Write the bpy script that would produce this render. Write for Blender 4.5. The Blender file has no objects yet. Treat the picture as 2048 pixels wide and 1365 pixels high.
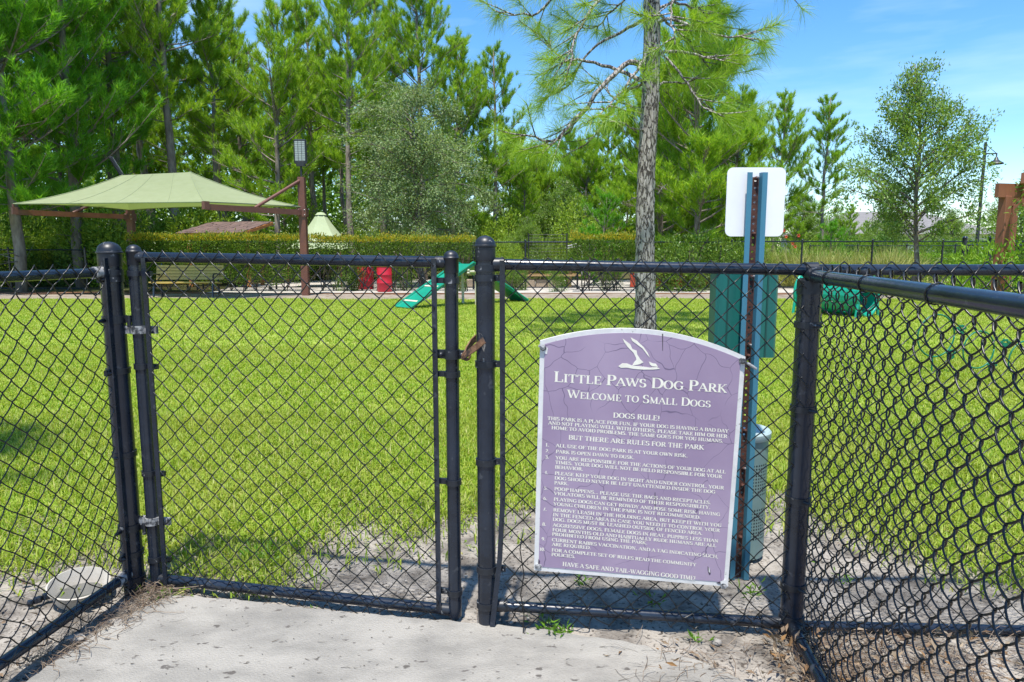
import bpy, math, random
import numpy as np
from mathutils import Vector, Matrix
R = math.radians
SC = bpy.context.scene
COL = SC.collection

# ------------------------------------------------------------------ camera, sky, sun, exposure
PITCH, CAM_H, FPX = R(7.4), 1.26, 1365.0
cam_d = bpy.data.cameras.new('camera'); cam_d.lens = 24.0; cam_d.sensor_width = 36.0
cam_d.clip_start = 0.05; cam_d.clip_end = 2000
cam = bpy.data.objects.new('camera', cam_d); COL.objects.link(cam)
cam.location = (0, 0, CAM_H); cam.rotation_euler = (R(90) - PITCH, 0, 0)
SC.camera = cam
SC.render.resolution_x, SC.render.resolution_y = 1024, 682

SUN_EL, SUN_AZ = R(72), R(189)          # azimuth clockwise from +Y: the sun stands high, behind and to the left
world = bpy.data.worlds.new('World'); SC.world = world; world.use_nodes = True
wn, wl = world.node_tree.nodes, world.node_tree.links
bg = wn['Background']; bg.inputs['Strength'].default_value = 0.142
sky = wn.new('ShaderNodeTexSky'); sky.sky_type = 'NISHITA'; sky.sun_disc = False
sky.sun_elevation = SUN_EL; sky.sun_rotation = SUN_AZ
sky.air_density = 1.0; sky.dust_density = 0.35; sky.ozone_density = 3.0; sky.altitude = 0
hs = wn.new('ShaderNodeHueSaturation'); hs.inputs['Saturation'].default_value = 1.3; hs.inputs['Value'].default_value = 1.0
tc = wn.new('ShaderNodeTexCoord'); mp = wn.new('ShaderNodeMapping'); mp.inputs['Scale'].default_value = (1.2, 1.2, 7.0)
mp.inputs['Rotation'].default_value = (0.12, 0.16, 0.3)
nz = wn.new('ShaderNodeTexNoise'); nz.inputs['Scale'].default_value = 2.2; nz.inputs['Detail'].default_value = 5; nz.inputs['Roughness'].default_value = .55
rp = wn.new('ShaderNodeValToRGB'); rp.color_ramp.elements[0].position = .50; rp.color_ramp.elements[1].position = .80
rp.color_ramp.elements[1].color = (.24, .24, .24, 1)
mx = wn.new('ShaderNodeMix'); mx.data_type = 'RGBA'; mx.inputs['B'].default_value = (5.8, 6.6, 7.6, 1)
wl.new(sky.outputs[0], hs.inputs['Color']); wl.new(tc.outputs['Generated'], mp.inputs[0]); wl.new(mp.outputs[0], nz.inputs['Vector'])
wl.new(nz.outputs['Fac'], rp.inputs[0]); wl.new(rp.outputs[0], mx.inputs['Factor']); wl.new(hs.outputs[0], mx.inputs['A'])
wl.new(mx.outputs['Result'], bg.inputs['Color'])
sun_d = bpy.data.lights.new('sun', 'SUN'); sun_d.energy = 4.5; sun_d.angle = R(1.4); sun_d.color = (1.0, .95, .87)
sun = bpy.data.objects.new('sun', sun_d); COL.objects.link(sun)
sdir = Vector((math.sin(SUN_AZ) * math.cos(SUN_EL), math.cos(SUN_AZ) * math.cos(SUN_EL), math.sin(SUN_EL)))
sun.rotation_euler = sdir.to_track_quat('Z', 'Y').to_euler(); sun.location = sdir * 30
vs = SC.view_settings; vs.view_transform = 'Standard'; vs.look = 'None'; vs.exposure = 0.82; vs.gamma = 1.0; vs.use_curve_mapping = False

# ------------------------------------------------------------------ helpers
def ray(x, y):
    u, v = (x - 1024) / FPX, (682.5 - y) / FPX
    c, s = math.cos(PITCH), math.sin(PITCH)
    return np.array((u, c + v * s, -s + v * c))
def gnd(x, y, z=0.0):
    d = ray(x, y); t = (z - CAM_H) / d[2]; return np.array((d[0] * t, d[1] * t, z))
def at(x, y, Y):
    d = ray(x, y); t = Y / d[1]; return np.array((d[0] * t, Y, CAM_H + d[2] * t))
def on_plane(x, y, p, n):
    d = ray(x, y); o = np.array((0, 0, CAM_H)); t = np.dot(np.array(p) - o, n) / np.dot(d, n); return o + d * t
def unit(v):
    v = np.asarray(v, float); return v / (np.linalg.norm(v, axis=-1, keepdims=True) + 1e-9)

class Geo:
    def __init__(s): s.V = []; s.F = []; s.n = 0
    def add(s, v, f, m=0):
        v = np.asarray(v, float).reshape(-1, 3)
        f = np.asarray(f, np.int64)
        if f.ndim == 1: f = f.reshape(1, -1)
        s.V.append(v); s.F.append((f + s.n, m)); s.n += len(v); return s
    def box(s, c, size, M=None, m=0, bev=0.0):
        x, y, z = [q / 2 for q in size]
        if bev > 0:
            b = min(bev, x * .9, y * .9)
            ring = [(-x + b, -y), (x - b, -y), (x, -y + b), (x, y - b), (x - b, y), (-x + b, y), (-x, y - b), (-x, -y + b)]
            v = [(p[0], p[1], -z) for p in ring] + [(p[0], p[1], z - b * .6) for p in ring] + [(p[0] * (x - b) / x, p[1] * (y - b) / y, z) for p in ring]
            v = np.array(v)
        else:
            v = np.array([(a, b, c_) for c_ in (-z, z) for a, b in ((-x, -y), (x, -y), (x, y), (-x, y))])
        if M is not None: v = v @ np.array(M, float).T
        v = v + np.asarray(c, float)
        if bev > 0:
            f = [[i + 8 * k, (i + 1) % 8 + 8 * k, (i + 1) % 8 + 8 * k + 8, i + 8 * k + 8] for k in (0, 1) for i in range(8)]
            n0 = s.n; s.add(v, f, m); s.F.append((np.array([[n0 + 7 - i for i in range(8)]]), m)); s.F.append((np.array([[n0 + 16 + i for i in range(8)]]), m))
        else:
            s.add(v, [[3, 2, 1, 0], [4, 5, 6, 7], [0, 1, 5, 4], [1, 2, 6, 5], [2, 3, 7, 6], [3, 0, 4, 7]], m)
        return s
    def tube(s, pts, r, sides=8, cap=True, m=0):
        P = np.asarray(pts, float); K = len(P)
        r = np.full(K, r, float) if np.isscalar(r) else np.asarray(r, float)
        T = np.gradient(P, axis=0); T = unit(T)
        ref = np.array((0, 0, 1.0)) if abs(T[0][2]) < .9 else np.array((1.0, 0, 0))
        A = unit(np.cross(T[0], ref)); As = [A]
        for i in range(1, K):
            A = A - T[i] * np.dot(A, T[i]); A = unit(A); As.append(A)
        As = np.array(As); B = np.cross(T, As)
        th = np.arange(sides) * 2 * math.pi / sides
        v = P[:, None] + r[:, None, None] * (np.cos(th)[None, :, None] * As[:, None] + np.sin(th)[None, :, None] * B[:, None])
        i, j = np.meshgrid(np.arange(K - 1), np.arange(sides), indexing='ij'); j2 = (j + 1) % sides
        f = np.stack((i * sides + j, i * sides + j2, (i + 1) * sides + j2, (i + 1) * sides + j), -1).reshape(-1, 4)
        n0 = s.n; s.add(v, f, m)
        if cap and sides > 2:
            s.F.append((np.array([[n0 + sides - 1 - k for k in range(sides)]]), m))
            s.F.append((np.array([[n0 + (K - 1) * sides + k for k in range(sides)]]), m))
        return s
    def lathe(s, prof, loc=(0, 0, 0), seg=24, axis='z', sx=1, sy=1, M=None, m=0):
        K = len(prof); th = np.arange(seg) * 2 * math.pi / seg
        pr = np.array(prof, float)
        v = np.stack((pr[:, 0:1] * np.cos(th) * sx, pr[:, 0:1] * np.sin(th) * sy, np.repeat(pr[:, 1:2], seg, 1)), -1).reshape(-1, 3)
        if M is not None: v = v @ np.array(M, float).T
        v = v + np.asarray(loc, float)
        i, j = np.meshgrid(np.arange(K - 1), np.arange(seg), indexing='ij'); j2 = (j + 1) % seg
        s.add(v, np.stack((i * seg + j, i * seg + j2, (i + 1) * seg + j2, (i + 1) * seg + j), -1).reshape(-1, 4), m); return s
    def prism(s, poly, o, ux, uy, n, d0, d1, m=0):
        """poly in (u, v); extruded along n from d0 to d1"""
        o, ux, uy, n = [np.asarray(q, float) for q in (o, ux, uy, n)]
        p = np.array(poly, float); K = len(p)
        a = o + p[:, 0:1] * ux + p[:, 1:2] * uy
        v = np.concatenate((a + n * d0, a + n * d1))
        n0 = s.n; s.add(v, [[i, (i + 1) % K, K + (i + 1) % K, K + i] for i in range(K)], m)
        s.F.append((np.array([[n0 + K - 1 - k for k in range(K)]]), m)); s.F.append((np.array([[n0 + K + k for k in range(K)]]), m)); return s
    def grid(s, P, m=0, loop=False):
        """P: (a, b, 3) grid of points"""
        a, b = P.shape[:2]
        i, j = np.meshgrid(np.arange(a - 1), np.arange(b if loop else b - 1), indexing='ij'); j2 = (j + 1) % b
        s.add(P.reshape(-1, 3), np.stack((i * b + j, i * b + j2, (i + 1) * b + j2, (i + 1) * b + j), -1).reshape(-1, 4), m); return s
    def build(s, name, mats, parent=None, smooth=None, origin=None):
        me = bpy.data.meshes.new(name)
        V = np.concatenate(s.V)
        off = np.zeros(3)
        q = parent
        while q is not None: off += np.array(q.location); q = q.parent
        if origin is not None and parent is None: off = np.asarray(origin, float)
        V = V - off
        me.vertices.add(len(V)); me.vertices.foreach_set('co', V.astype(np.float32).ravel())
        tot = np.concatenate([np.full(len(f), f.shape[1], np.int32) for f, _ in s.F])
        idx = np.concatenate([f.ravel() for f, _ in s.F]).astype(np.int32)
        st = np.concatenate(([0], np.cumsum(tot)[:-1])).astype(np.int32)
        me.loops.add(len(idx)); me.loops.foreach_set('vertex_index', idx)
        me.polygons.add(len(tot)); me.polygons.foreach_set('loop_start', st); me.polygons.foreach_set('loop_total', tot)
        if not isinstance(mats, (list, tuple)): mats = [mats]
        for k in mats: me.materials.append(k)
        if len(mats) > 1: me.polygons.foreach_set('material_index', np.concatenate([np.full(len(f), m, np.int32) for f, m in s.F]))
        me.update(calc_edges=True); me.validate()
        if smooth is None: me.shade_flat()
        else:
            me.shade_smooth()
            if smooth < 180: me.set_sharp_from_angle(angle=R(smooth))
        o = bpy.data.objects.new(name, me); COL.objects.link(o)
        if parent is not None: o.parent = parent
        elif origin is not None: o.location = origin
        return o

def tag(o, label=None, cat=None, group=None, kind=None):
    if label: o['label'] = label
    if cat: o['category'] = cat
    if group: o['group'] = group
    if kind: o['kind'] = kind
    return o
def thing(name, label, cat, loc=(0, 0, 0), group=None):
    o = bpy.data.objects.new(name, None); COL.objects.link(o); o.location = loc; o.empty_display_size = .1
    return tag(o, label, cat, group)
def dup(root, loc, rz=0.0, sc=1.0, label=None, group=None):
    r = root.copy(); COL.objects.link(r); r.location = loc; r.rotation_euler = (0, 0, rz); r.scale = (sc, sc, sc) if np.isscalar(sc) else sc
    if label: r['label'] = label
    if group: r['group'] = group
    for ch in list(root.children):
        c = ch.copy(); COL.objects.link(c); c.parent = r
        for g in list(ch.children):
            d = g.copy(); COL.objects.link(d); d.parent = c
    return r

# ------------------------------------------------------------------ materials
def newmat(name):
    m = bpy.data.materials.new(name); m.use_nodes = True
    return m, m.node_tree.nodes, m.node_tree.links, m.node_tree.nodes['Principled BSDF']
def rgba(c): return (c[0], c[1], c[2], 1)
def mat(name, c1, c2=None, scale=8, rough=.6, metal=0.0, bump=0.0, bscale=60, stretch=(1, 1, 1), lo=.35, hi=.65, detail=5, spec=.5, c3=None, s3=30, lo3=.6, hi3=.7):
    m, n, l, b = newmat(name)
    b.inputs['Roughness'].default_value = rough; b.inputs['Metallic'].default_value = metal
    b.inputs['Specular IOR Level'].default_value = spec
    b.inputs['Base Color'].default_value = rgba(c1)
    t = n.new('ShaderNodeTexCoord'); mp = n.new('ShaderNodeMapping'); mp.inputs['Scale'].default_value = stretch
    l.new(t.outputs['Object'], mp.inputs[0])
    if c2 is not None:
        z = n.new('ShaderNodeTexNoise'); z.inputs['Scale'].default_value = scale; z.inputs['Detail'].default_value = detail; z.inputs['Roughness'].default_value = .65
        l.new(mp.outputs[0], z.inputs['Vector'])
        r = n.new('ShaderNodeValToRGB'); e = r.color_ramp.elements
        e[0].position = lo; e[0].color = rgba(c1); e[1].position = hi; e[1].color = rgba(c2)
        l.new(z.outputs['Fac'], r.inputs[0]); out = r.outputs[0]
        if c3 is not None:
            z3 = n.new('ShaderNodeTexNoise'); z3.inputs['Scale'].default_value = s3; z3.inputs['Detail'].default_value = 4
            l.new(mp.outputs[0], z3.inputs['Vector'])
            r3 = n.new('ShaderNodeValToRGB'); r3.color_ramp.elements[0].position = lo3; r3.color_ramp.elements[1].position = hi3
            l.new(z3.outputs['Fac'], r3.inputs[0])
            x = n.new('ShaderNodeMix'); x.data_type = 'RGBA'; l.new(r3.outputs[0], x.inputs['Factor']); l.new(out, x.inputs['A']); x.inputs['B'].default_value = rgba(c3)
            out = x.outputs['Result']
        l.new(out, b.inputs['Base Color'])
    if bump > 0:
        z2 = n.new('ShaderNodeTexNoise'); z2.inputs['Scale'].default_value = bscale; z2.inputs['Detail'].default_value = 4
        l.new(mp.outputs[0], z2.inputs['Vector'])
        bp = n.new('ShaderNodeBump'); bp.inputs['Strength'].default_value = bump; bp.inputs['Distance'].default_value = .02
        l.new(z2.outputs['Fac'], bp.inputs['Height']); l.new(bp.outputs[0], b.inputs['Normal'])
    return m
def leafmat(name, cols, trans=.35, rough=.5, spec=.3, tint=(1.45, 1.35, .5), patch=None, pscale=.6):
    m, n, l, b = newmat(name)
    g = n.new('ShaderNodeNewGeometry'); r = n.new('ShaderNodeValToRGB'); cr = r.color_ramp
    for i, c in enumerate(cols):
        p = i / max(1, len(cols) - 1)
        e = cr.elements[i] if i < 2 else cr.elements.new(p)
        e.position = p; e.color = rgba(c)
    for i, c in enumerate(cols):
        cr.elements[i].position = i / max(1, len(cols) - 1); cr.elements[i].color = rgba(c)
    l.new(g.outputs['Random Per Island'], r.inputs[0]); cout = r.outputs[0]
    if patch is not None:
        tcn = n.new('ShaderNodeTexCoord'); pz = n.new('ShaderNodeTexNoise'); pz.inputs['Scale'].default_value = pscale; pz.inputs['Detail'].default_value = 6; pz.inputs['Roughness'].default_value = .62
        l.new(tcn.outputs['Object'], pz.inputs['Vector']); pr = n.new('ShaderNodeValToRGB'); pr.color_ramp.elements[0].position = .46; pr.color_ramp.elements[1].position = .72; pr.color_ramp.elements[1].color = (.62, .62, .62, 1)
        l.new(pz.outputs['Fac'], pr.inputs[0]); pm = n.new('ShaderNodeMix'); pm.data_type = 'RGBA'; l.new(pr.outputs[0], pm.inputs['Factor']); l.new(r.outputs[0], pm.inputs['A']); pm.inputs['B'].default_value = rgba(patch); cout = pm.outputs['Result']
    l.new(cout, b.inputs['Base Color'])
    b.inputs['Roughness'].default_value = rough; b.inputs['Specular IOR Level'].default_value = spec
    t = n.new('ShaderNodeBsdfTranslucent')
    mu = n.new('ShaderNodeMix'); mu.data_type = 'RGBA'; mu.blend_type = 'MULTIPLY'; mu.inputs['Factor'].default_value = 1
    l.new(cout, mu.inputs['A']); mu.inputs['B'].default_value = rgba(tint); l.new(mu.outputs['Result'], t.inputs['Color'])
    ms = n.new('ShaderNodeMixShader'); ms.inputs[0].default_value = trans
    l.new(b.outputs[0], ms.inputs[1]); l.new(t.outputs[0], ms.inputs[2]); l.new(ms.outputs[0], n['Material Output'].inputs['Surface'])
    return m
def barkmat(name, c1, c2, crack, scale=14, zs=.35, width=.09, bump=.8):
    m, n, l, b = newmat(name); b.inputs['Roughness'].default_value = .9; b.inputs['Specular IOR Level'].default_value = .15
    t = n.new('ShaderNodeTexCoord'); mp = n.new('ShaderNodeMapping'); mp.inputs['Scale'].default_value = (1, 1, zs); l.new(t.outputs['Object'], mp.inputs[0])
    z = n.new('ShaderNodeTexNoise'); z.inputs['Scale'].default_value = 20; z.inputs['Detail'].default_value = 6; l.new(mp.outputs[0], z.inputs['Vector'])
    dm = n.new('ShaderNodeMix'); dm.data_type = 'VECTOR'; dm.inputs['Factor'].default_value = .045; l.new(mp.outputs[0], dm.inputs['A']); l.new(z.outputs['Color'], dm.inputs['B'])
    v = n.new('ShaderNodeTexVoronoi'); v.feature = 'DISTANCE_TO_EDGE'; v.inputs['Scale'].default_value = scale; l.new(dm.outputs['Result'], v.inputs['Vector'])
    r = n.new('ShaderNodeValToRGB'); r.color_ramp.elements[0].position = 0; r.color_ramp.elements[1].position = width; l.new(v.outputs['Distance'], r.inputs[0])
    dm.inputs['Factor'].default_value = .11; z.inputs['Scale'].default_value = 16; z.inputs['Roughness'].default_value = .7
    r2 = n.new('ShaderNodeValToRGB'); r2.color_ramp.elements[0].color = rgba(c1); r2.color_ramp.elements[1].color = rgba(c2); r2.color_ramp.elements[0].position = .35; r2.color_ramp.elements[1].position = .65
    l.new(z.outputs['Fac'], r2.inputs[0])
    x = n.new('ShaderNodeMix'); x.data_type = 'RGBA'; l.new(r.outputs[0], x.inputs['Factor']); x.inputs['A'].default_value = rgba(crack); l.new(r2.outputs[0], x.inputs['B']); l.new(x.outputs['Result'], b.inputs['Base Color'])
    bp = n.new('ShaderNodeBump'); bp.inputs['Strength'].default_value = bump; bp.inputs['Distance'].default_value = .03; l.new(r.outputs[0], bp.inputs['Height']); l.new(bp.outputs[0], b.inputs['Normal'])
    return m

M = {}
M['black'] = mat('black_vinyl', (.0045, .0070, .0125), (.019, .028, .046), 6, rough=.24, spec=.55, bump=.05, bscale=25, lo=.3, hi=.75, c3=(.05, .056, .068), s3=30, lo3=.63, hi3=.74)
M['wire'] = mat('black_wire', (.0035, .0035, .0038), (.010, .0095, .009), 25, rough=.34, spec=.55)
M['fitting'] = mat('worn_black_fitting', (.006, .008, .012), (.016, .019, .026), 30, rough=.42, c3=(.22, .22, .22), s3=60, lo3=.66, hi3=.72)
M['hinge'] = mat('worn_grey_fitting', (.03, .032, .036), (.32, .32, .32), 55, rough=.5, lo=.42, hi=.56)
M['rust'] = mat('rusty_steel', (.10, .045, .02), (.20, .11, .06), 30, rough=.85, bump=.3, bscale=90, c3=(.035, .02, .014), s3=24, lo3=.5, hi3=.62)
M['darkrust'] = mat('dark_rust', (.035, .012, .010), (.085, .03, .018), 26, rough=.8, bump=.2)
M['white'] = mat('white_enamel', (.80, .80, .80), (.74, .74, .75), 5, rough=.45)
M['steel'] = mat('zinc_bolt', (.55, .54, .52), (.35, .34, .33), 40, rough=.4, metal=.6)
# ------------------------------------------------------------------ plants (geometry generators)
def leaves(rng, P, L, W, D=None, flat=0.0):
    """rhombic leaves at points P; returns verts, quads"""
    n = len(P)
    d = unit(rng.normal(size=(n, 3)) if D is None else D + rng.normal(size=(n, 3)) * .5)
    nr = rng.normal(size=(n, 3)); nr[:, 2] += flat
    s = unit(np.cross(d, nr))
    L = L * rng.uniform(.65, 1.25, (n, 1)); W = W * rng.uniform(.7, 1.2, (n, 1))
    up = unit(np.cross(s, d)) * L * .12
    v = np.stack((P, P + d * L * .45 + s * W / 2 + up, P + d * L, P + d * L * .45 - s * W / 2 + up), 1)
    f = np.arange(n * 4).reshape(n, 4)
    return v.reshape(-1, 3), f
def tufts(rng, P, D, per, L, W, spread=1.0, along=.25, droop=0.0, two=False):
    """pine needle tufts: per needles at each of the points P facing D"""
    n = len(P); D = unit(D)
    p = np.repeat(P, per, 0); d = np.repeat(D, per, 0); k = n * per
    q = unit(rng.normal(size=(k, 3))); q = unit(q - d * np.sum(q * d, 1, keepdims=True))
    a = rng.uniform(.15, 1.0, (k, 1)) ** .7 * spread
    b = p - d * rng.uniform(0, along, (k, 1))
    v = unit(d * np.cos(a) + q * np.sin(a))
    l = L * rng.uniform(.7, 1.1, (k, 1))
    s = unit(np.cross(v, rng.normal(size=(k, 3)))) * W / 2
    if not two:
        tip = b + v * l; tip[:, 2] -= droop * l[:, 0]
        V = np.stack((b - s, b + s, tip), 1); return V.reshape(-1, 3), np.arange(k * 3).reshape(k, 3)
    m = b + v * l * .55; tip = b + v * l; m[:, 2] -= droop * .25 * l[:, 0]; tip[:, 2] -= droop * l[:, 0]
    V = np.stack((b - s, b + s, m + s * .8, m - s * .8, tip), 1).reshape(-1, 3)
    i = np.arange(k)[:, None] * 5
    return V, (np.concatenate((i, i + 1, i + 2, i + 3), 1), np.concatenate((i + 3, i + 2, i + 4), 1))
def curve(p0, d0, L, bend, k=5):
    """polyline from p0 in direction d0, length L, bending by the vector bend over its length"""
    t = np.linspace(0, 1, k)[:, None]
    return np.asarray(p0) + unit(d0) * L * t + np.asarray(bend) * L * t ** 2

def pine_parts(seed, H, cb, Rc, nbr, L=.22, W=.016, per=22, r0=None, side=5, fill=1.0, top=.35, bare=6, spread=1.0):
    rng = np.random.default_rng(seed); tr, cr = Geo(), Geo()
    r0 = r0 or H * .0115
    k = 12; t = np.linspace(0, 1, k); wob = rng.normal(size=(k, 2)) * .012 * H; wob[0] = 0
    wob = np.cumsum(wob * .35, 0)
    TP = np.stack((wob[:, 0], wob[:, 1], t * H), 1)
    tr.tube(TP, r0 * (1 - t * .93) ** .85 + .012, 8)
    def trunk(h): return np.array((np.interp(h, TP[:, 2], TP[:, 0]), np.interp(h, TP[:, 2], TP[:, 1]), h))
    P, D = [], []
    for i in range(nbr):
        f = ((i + rng.random()) / nbr) ** .92; h = H * (cb + (1 - cb) * f * .985)
        az = i * 2.4 + rng.normal() * .5; h = h - .25 * rng.random() * Rc * .5
        prof = min(1.0, .55 + f * 2.2) * (1 - f ** 2.0 * (1 - top * .35)) ** .8
        l = Rc * prof * (rng.uniform(.72, 1.18) if rng.random() < .72 else rng.uniform(.3, .7)) + .25
        el = R(rng.uniform(-5, 25) + 35 * f)
        d = np.array((math.cos(az) * math.cos(el), math.sin(az) * math.cos(el), math.sin(el)))
        c = curve(trunk(h), d, l, (0, 0, rng.uniform(.05, .38)), 6)
        tr.tube(c, np.linspace(max(.012, l * .014), .006, 6), 4, cap=False)
        tip = unit(c[-1] - c[-2]); P.append(c[-1]); D.append(tip + (0, 0, .7))
        for j in range(int(side * fill * (.6 + l / Rc))):
            u = rng.uniform(.3, .98); q = c[int(u * 4)] * (1 - (u * 4 - int(u * 4))) + c[min(5, int(u * 4) + 1)] * (u * 4 - int(u * 4))
            sd = unit(tip + unit(np.cross(tip, (0, 0, 1))) * rng.choice((-1, 1)) * rng.uniform(.4, 1.3) + np.array((0, 0, rng.uniform(-.05, .8))))
            sl = l * rng.uniform(.14, .42) * (1.25 - u * .5)
            e = curve(q, sd, sl, (0, 0, .3), 3); tr.tube(e, np.array((.009, .007, .005)), 3, cap=False)
            ed = unit(e[-1] - e[-2])
            for w in (1.0, .62) if sl > .35 else (1.0,):
                P.append(q + (e[-1] - q) * w); D.append(ed + (0, 0, .75))
    for i in range(bare):                                  # dead snags under the crown
        h = H * rng.uniform(cb * .35, cb); az = rng.uniform(0, 6.3); l = Rc * rng.uniform(.2, .55)
        c = curve(trunk(h), (math.cos(az), math.sin(az), rng.uniform(-.1, .3)), l, (0, 0, rng.uniform(-.3, .2)), 4); tr.tube(c, np.linspace(.016, .004, 4), 4, cap=False)
    P.append(np.array((TP[-1][0], TP[-1][1], H))); D.append((0, 0, 1.0))
    V, F = tufts(rng, np.array(P), np.array(D), per, L, W, spread, along=L * .9)
    cr.add(V, F)
    return tr, cr
def broad_parts(seed, H, cb, Rc, nl, nleaf, L=.08, W=.035, r0=.1, prof='round', droop=.25, twig=9, elev=35):
    rng = np.random.default_rng(seed); tr, cr = Geo(), Geo()
    k = 8; t = np.linspace(0, 1, k); wob = np.cumsum(rng.normal(size=(k, 2)) * .012 * H, 0); wob -= wob[0]
    TP = np.stack((wob[:, 0], wob[:, 1], t * H * .93), 1); tr.tube(TP, r0 * (1 - t * .9) + .008, 8)
    Q = []
    for i in range(nl):
        f = (i + rng.random()) / nl; h = H * (cb + (.90 - cb) * f); az = i * 2.4 + rng.normal() * .3
        if prof == 'round': pr = math.sqrt(max(.05, 1 - (2 * f - .75) ** 2 * .62))
        elif prof == 'cone': pr = (1 - f) ** .8 * min(1, .55 + f * 3) + .1
        else: pr = 1.0
        l = Rc * pr * rng.uniform(.75, 1.12); el = R(rng.uniform(elev - 18, elev + 12) + 25 * f)
        d = np.array((math.cos(az) * math.cos(el), math.sin(az) * math.cos(el), math.sin(el)))
        p0 = np.array((np.interp(h, TP[:, 2], TP[:, 0]), np.interp(h, TP[:, 2], TP[:, 1]), h))
        c = curve(p0, d, l, (0, 0, -droop * rng.uniform(.4, 1.3)), 7); tr.tube(c, np.linspace(.012 + l * .012, .004, 7), 4, cap=False)
        for j in range(twig):
            u = rng.uniform(.25, 1.0) * 5.99; a = int(u); q = c[a] + (c[a + 1] - c[a]) * (u - a)
            sd = unit(unit(c[-1] - c[0]) * .7 + rng.normal(size=3) * .75); sl = l * rng.uniform(.15, .4)
            e = curve(q, sd, sl, (0, 0, -droop * .6), 4); tr.tube(e, np.linspace(.007, .003, 4), 3, cap=False)
            Q.append(e)
    Q = np.array(Q); n = len(Q)
    wl_ = np.linalg.norm(Q[:, 3] - Q[:, 0], axis=1) ** 1.6; i = rng.choice(n, nleaf, p=wl_ / wl_.sum()); u = rng.uniform(.1, 2.99, nleaf); a = u.astype(int)
    P = Q[i, a] + (Q[i, a + 1] - Q[i, a]) * (u - a)[:, None] + rng.normal(size=(nleaf, 3)) * (.05 + Rc * .022)
    V, F = leaves(rng, P, L, W, Q[i, 3] - Q[i, 0], .6); cr.add(V, F)
    return tr, cr
def bush_parts(seed, Rx, Ry, H, nleaf, L=.10, W=.04, lumps=9, stems=6, up=.5):
    rng = np.random.default_rng(seed); st, fo = Geo(), Geo()
    c = rng.uniform(-1, 1, (lumps, 3)) * (Rx * .62, Ry * .62, .30 * H) + (0, 0, .52 * H)
    rr = rng.uniform(.26, .46, lumps)
    i = rng.integers(0, lumps, nleaf)
    d = unit(rng.normal(size=(nleaf, 3))); u = rng.uniform(.35, 1.08, (nleaf, 1)) ** .6
    P = c[i] + d * u * rr[i][:, None] * (Rx * 1.15, Ry * 1.15, H)
    P[:, 2] = np.abs(P[:, 2])
    V, F = leaves(rng, P, L, W, d * .8 + (0, 0, up), .5); fo.add(V, F)
    for k in range(stems):
        e = c[k % lumps]; st.tube(curve((rng.normal() * .1 * Rx, rng.normal() * .1 * Ry, 0), e, np.linalg.norm(e), (0, 0, .1), 4), np.linspace(.02, .008, 4), 4, cap=False)
    return st, fo
def hedge_parts(seed, p0, p1, w, z0, z1, dens, L=.08, W=.045, stem_gap=.45, lum=.12):
    rng = np.random.default_rng(seed); st, fo, ng = Geo(), Geo(), Geo()
    p0, p1 = np.array(p0, float), np.array(p1, float); ln = np.linalg.norm(p1 - p0); ux = (p1 - p0) / ln; uy = np.array((-ux[1], ux[0]))
    n = int(dens * ln * (w + 2 * (z1 - z0)))
    s = rng.uniform(0, ln, n); a = rng.random(n)
    lump = lum * (np.sin(s * 2.1 + seed) * .4 + np.sin(s * 5.3 + 1) * .3 + np.sin(s * 11.7) * .2)
    side = rng.random(n) < (2 * (z1 - z0)) / (w + 2 * (z1 - z0))
    dep = np.abs(rng.normal(size=n)) * .10
    zr = z0 + (z1 - z0) * rng.random(n) ** .8
    front = np.where(rng.random(n) < .82, -1, 1)
    y = np.where(side, front * (w / 2 - dep + lump * .7 + rng.normal(size=n) * .03), rng.uniform(-w / 2, w / 2, n))
    z = np.where(side, zr, z1 - dep * .8 + lump * .5 + rng.exponential(.03, n))
    ragged = z0 + .25 * np.abs(np.sin(s * 3.1 + seed)) + .2 * rng.random(n)
    keep = z > ragged - .1
    P = np.stack((p0[0] + ux[0] * s + uy[0] * y, p0[1] + ux[1] * s + uy[1] * y, z), 1)[keep]
    sd, y2, z2 = side[keep], y[keep], z[keep]
    D = np.stack((uy[0] * np.sign(y2) * sd, uy[1] * np.sign(y2) * sd, 1.0 - sd * .5), 1)
    newg = (z2 > z1 - .16) & (rng.random(len(P)) < .74)
    V, F = leaves(rng, P[~newg], L, W, D[~newg], .3); fo.add(V, F)
    V, F = leaves(rng, P[newg], L * .9, W * .8, D[newg] + (0, 0, .6), .2); ng.add(V, F)
    k = max(1, int(ln / stem_gap))
    for j in range(k):
        q = p0 + ux * (j + rng.uniform(.2, .8)) * ln / k
        for b in range(3):
            st.tube(curve((q[0] + rng.normal() * .04, q[1] + rng.normal() * .04, 0), (rng.normal() * .3, rng.normal() * .2, 1), z0 + (z1 - z0) * .75, (rng.normal() * .15, 0, 0), 4), np.linspace(.018, .008, 4), 4, cap=False)
    return st, fo, ng

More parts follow.
